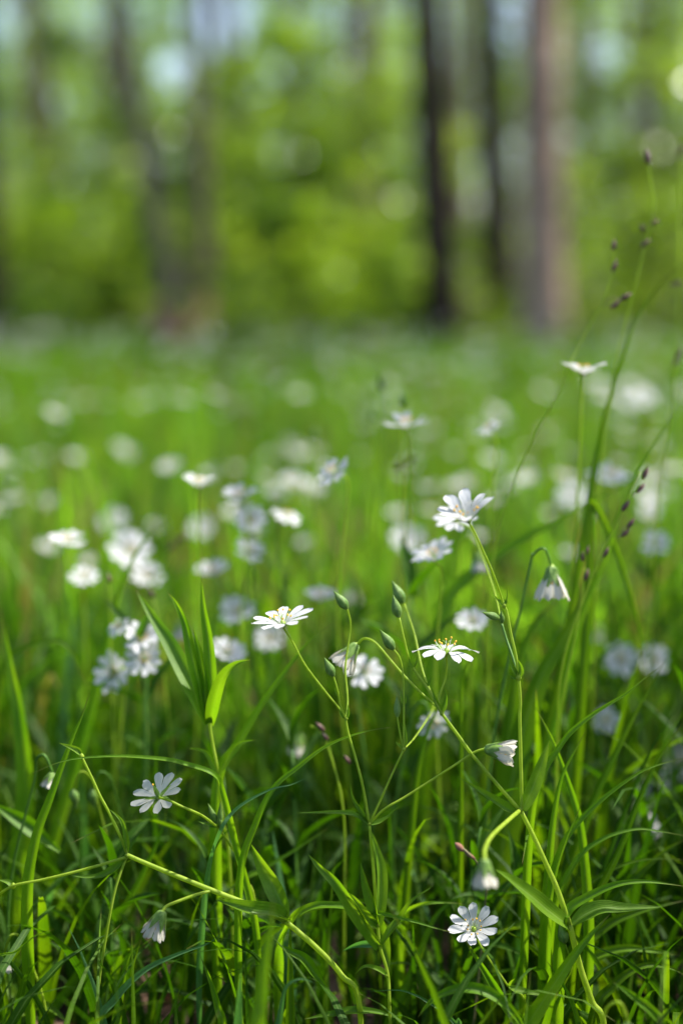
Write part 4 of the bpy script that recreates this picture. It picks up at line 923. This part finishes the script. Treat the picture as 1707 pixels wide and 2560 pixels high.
# saplings and hazel-like bushes in plain, sunlit and shaded leaf colours
def sapling(seed, h, rad, n, leaf_, lsize):
    random.seed(seed); r = empty('leafy_bush', (0, 0, 0)); cl = []
    m = MB()
    for i in range(5):
        a = random.random() * 6.28; L = random.uniform(.5, 1) * rad; e = Vector((math.cos(a) * L, math.sin(a) * L, h * random.uniform(.6, 1)))
        tube(m, [Vector((0, 0, 0)), Vector((e.x * .3, e.y * .3, e.z * .5)), e], lambda u: .014 * (1 - .8 * u), 5, 4)
        for k in range(6): t = random.uniform(.25, 1.05); cl.append((e.x * t ** 1.5 + random.gauss(0, .12), e.y * t ** 1.5 + random.gauss(0, .12), e.z * t + random.gauss(0, .08)))
    link('stems', m.mesh('stems', 'bark'), r)
    V, F = leaf_cloud(int(n * .8), cl, .10, lsize * 1.15, .6, seed); link('foliage', npmesh('foliage', V, F, leaf_), r); return r
SP = [sapling(300, 2.0, .8, 1100, 'crown_lit', .08), sapling(301, 2.8, 1.0, 1400, 'crown', .09), sapling(302, 1.3, .7, 800, 'crown_lit', .07), sapling(303, 2.4, .9, 1100, 'crown_dark', .08), sapling(304, 3.4, 1.2, 1800, 'crown_lit', .10)]
random.seed(78)
k = 0
for i in range(62):
    D = random.uniform(8.8, 26); xp = random.uniform(-150, 1850)
    if abs(xp - 1247) < 110 or (D < 10.8 and min(abs(xp - c) for c in (420, 1100, 1366)) < 190): continue
    o = SP[k] if k < 5 else copy_tree(random.choice(SP)); k += 1
    x, y = at(xp, D); o.location = (x, y, ground_z(x, y) - .02); o.rotation_euler = (0, 0, random.random() * 6.28)
    s = random.uniform(.75, 1.25); o.scale = (s, s, s)
    tag(o, 'leafy green bush in the blurred undergrowth between the trunks', 'bush', 'bushes between the trees')
for i in range(34):
    o = copy_tree(random.choice(SP)); D = random.uniform(8.6, 11); x, y = at(i * 55 - 60 + random.uniform(-30, 30), D); o.location = (x, y, ground_z(x, y) - .02)
    s = random.uniform(.18, .42); o.scale = (s * 1.5, s * 1.5, s); o.rotation_euler = (0, 0, random.random() * 6.28)
    tag(o, 'low leafy bush at the edge of the meadow by the tree bases', 'bush', 'low bushes along the meadow edge')
for i in range(26):
    o = copy_tree(random.choice(SP)); D = random.uniform(11, 24); x, y = at(random.choice([-1, 1]) * random.uniform(1000, 2600) + 853, D); o.location = (x, y, 0); o.rotation_euler = (0, 0, random.random() * 6.28)
    tag(o, 'leafy green bush in the blurred undergrowth between the trunks', 'bush', 'bushes between the trees')
random.seed(123)
for i in range(30):
    o = copy_tree(random.choice(SP)); D = random.uniform(6.4, 8.6); xp = random.uniform(-60, 1780); x, y = at(xp, D)
    if min(abs(xp - c) for c in (455, 1100, 1366)) < 75: x += .25
    o.location = (x, y, ground_z(x, y) - .02); s = random.uniform(.10, .24); o.scale = (s * 1.7, s * 1.7, s); o.rotation_euler = (0, 0, random.random() * 6.28)
    tag(o, 'low leafy bush at the edge of the meadow by the tree bases', 'bush', 'low bushes along the meadow edge')
# the far wood
def far_wood():
    g = np.random.default_rng(9); n = 150000; cl = []
    for i in range(2600):
        D = g.uniform(27, 37); X = g.uniform(-.85, .85) * D; z = abs(g.normal(0, 4.2)) + .3 if g.random() < .45 else g.uniform(3.2, 9.5)
        cl.append((X, D, z))
    V, F = leaf_cloud(n, cl, .45, .20, .7, 9)
    c0 = V.reshape(-1, 4, 3).mean(1); gx, gz = c0[:, 0] / c0[:, 1], (c0[:, 2] - CAMH) / c0[:, 1]; ok = np.ones(len(c0), bool)
    for (a, b, q) in ((.1107, .187, .017), (-.215, .19, .02), (-.085, .185, .024), (-.115, .152, .012), (-.06, .137, .010), (.18, .16, .010), (-.235, .06, .012), (-.19, .03, .012)) + tuple((g.uniform(-.24, .24), g.uniform(.0, .2), g.uniform(.006, .014)) for _ in range(14)):   # openings between the crowns
        ok &= (gx - a) ** 2 + (gz - b) ** 2 > q * q
    V = V.reshape(-1, 4, 3)[ok].reshape(-1, 3); F = np.arange(len(V)).reshape(-1, 4)
    tag(link('far_woodland', npmesh('far_woodland', V, F, 'crown')), 'green mass of the far wood behind the trunks', 'woodland', kind='stuff')
far_wood()
# a broken reddish stump at the edge of the trees
sx, sy = at(455, 7.6); st = empty('tree_stump', (sx, sy, 0)); tag(st, 'low reddish brown rotten stump in the grass beneath the grey leaning tree', 'tree stump')
m = MB(); V = []; F = []; UV = []
for i in range(7):
    for k in range(18):
        a = k * math.pi / 9; t = i / 6; rr = .16 * (1 + .25 * math.exp(-t * 4)) * (1 + .12 * math.sin(3 * a + t * 4) + .06 * math.sin(7 * a)); V.append(Vector((rr * math.cos(a), rr * math.sin(a), t * (.27 + .09 * math.sin(a * 2 + 1) + .04 * math.sin(a * 5))))); UV.append((k / 18, t))
for i in range(6):
    for k in range(18): F.append((i * 18 + k, i * 18 + (k + 1) % 18, (i + 1) * 18 + (k + 1) % 18, (i + 1) * 18 + k))
V.append(Vector((0, 0, .2))); UV.append((.5, 1))
for k in range(18): F.append((6 * 18 + k, 6 * 18 + (k + 1) % 18, len(V) - 1))
m.add(V, F, UV); link('stump_wood', m.mesh('stump_wood', 'red_earth'), st)
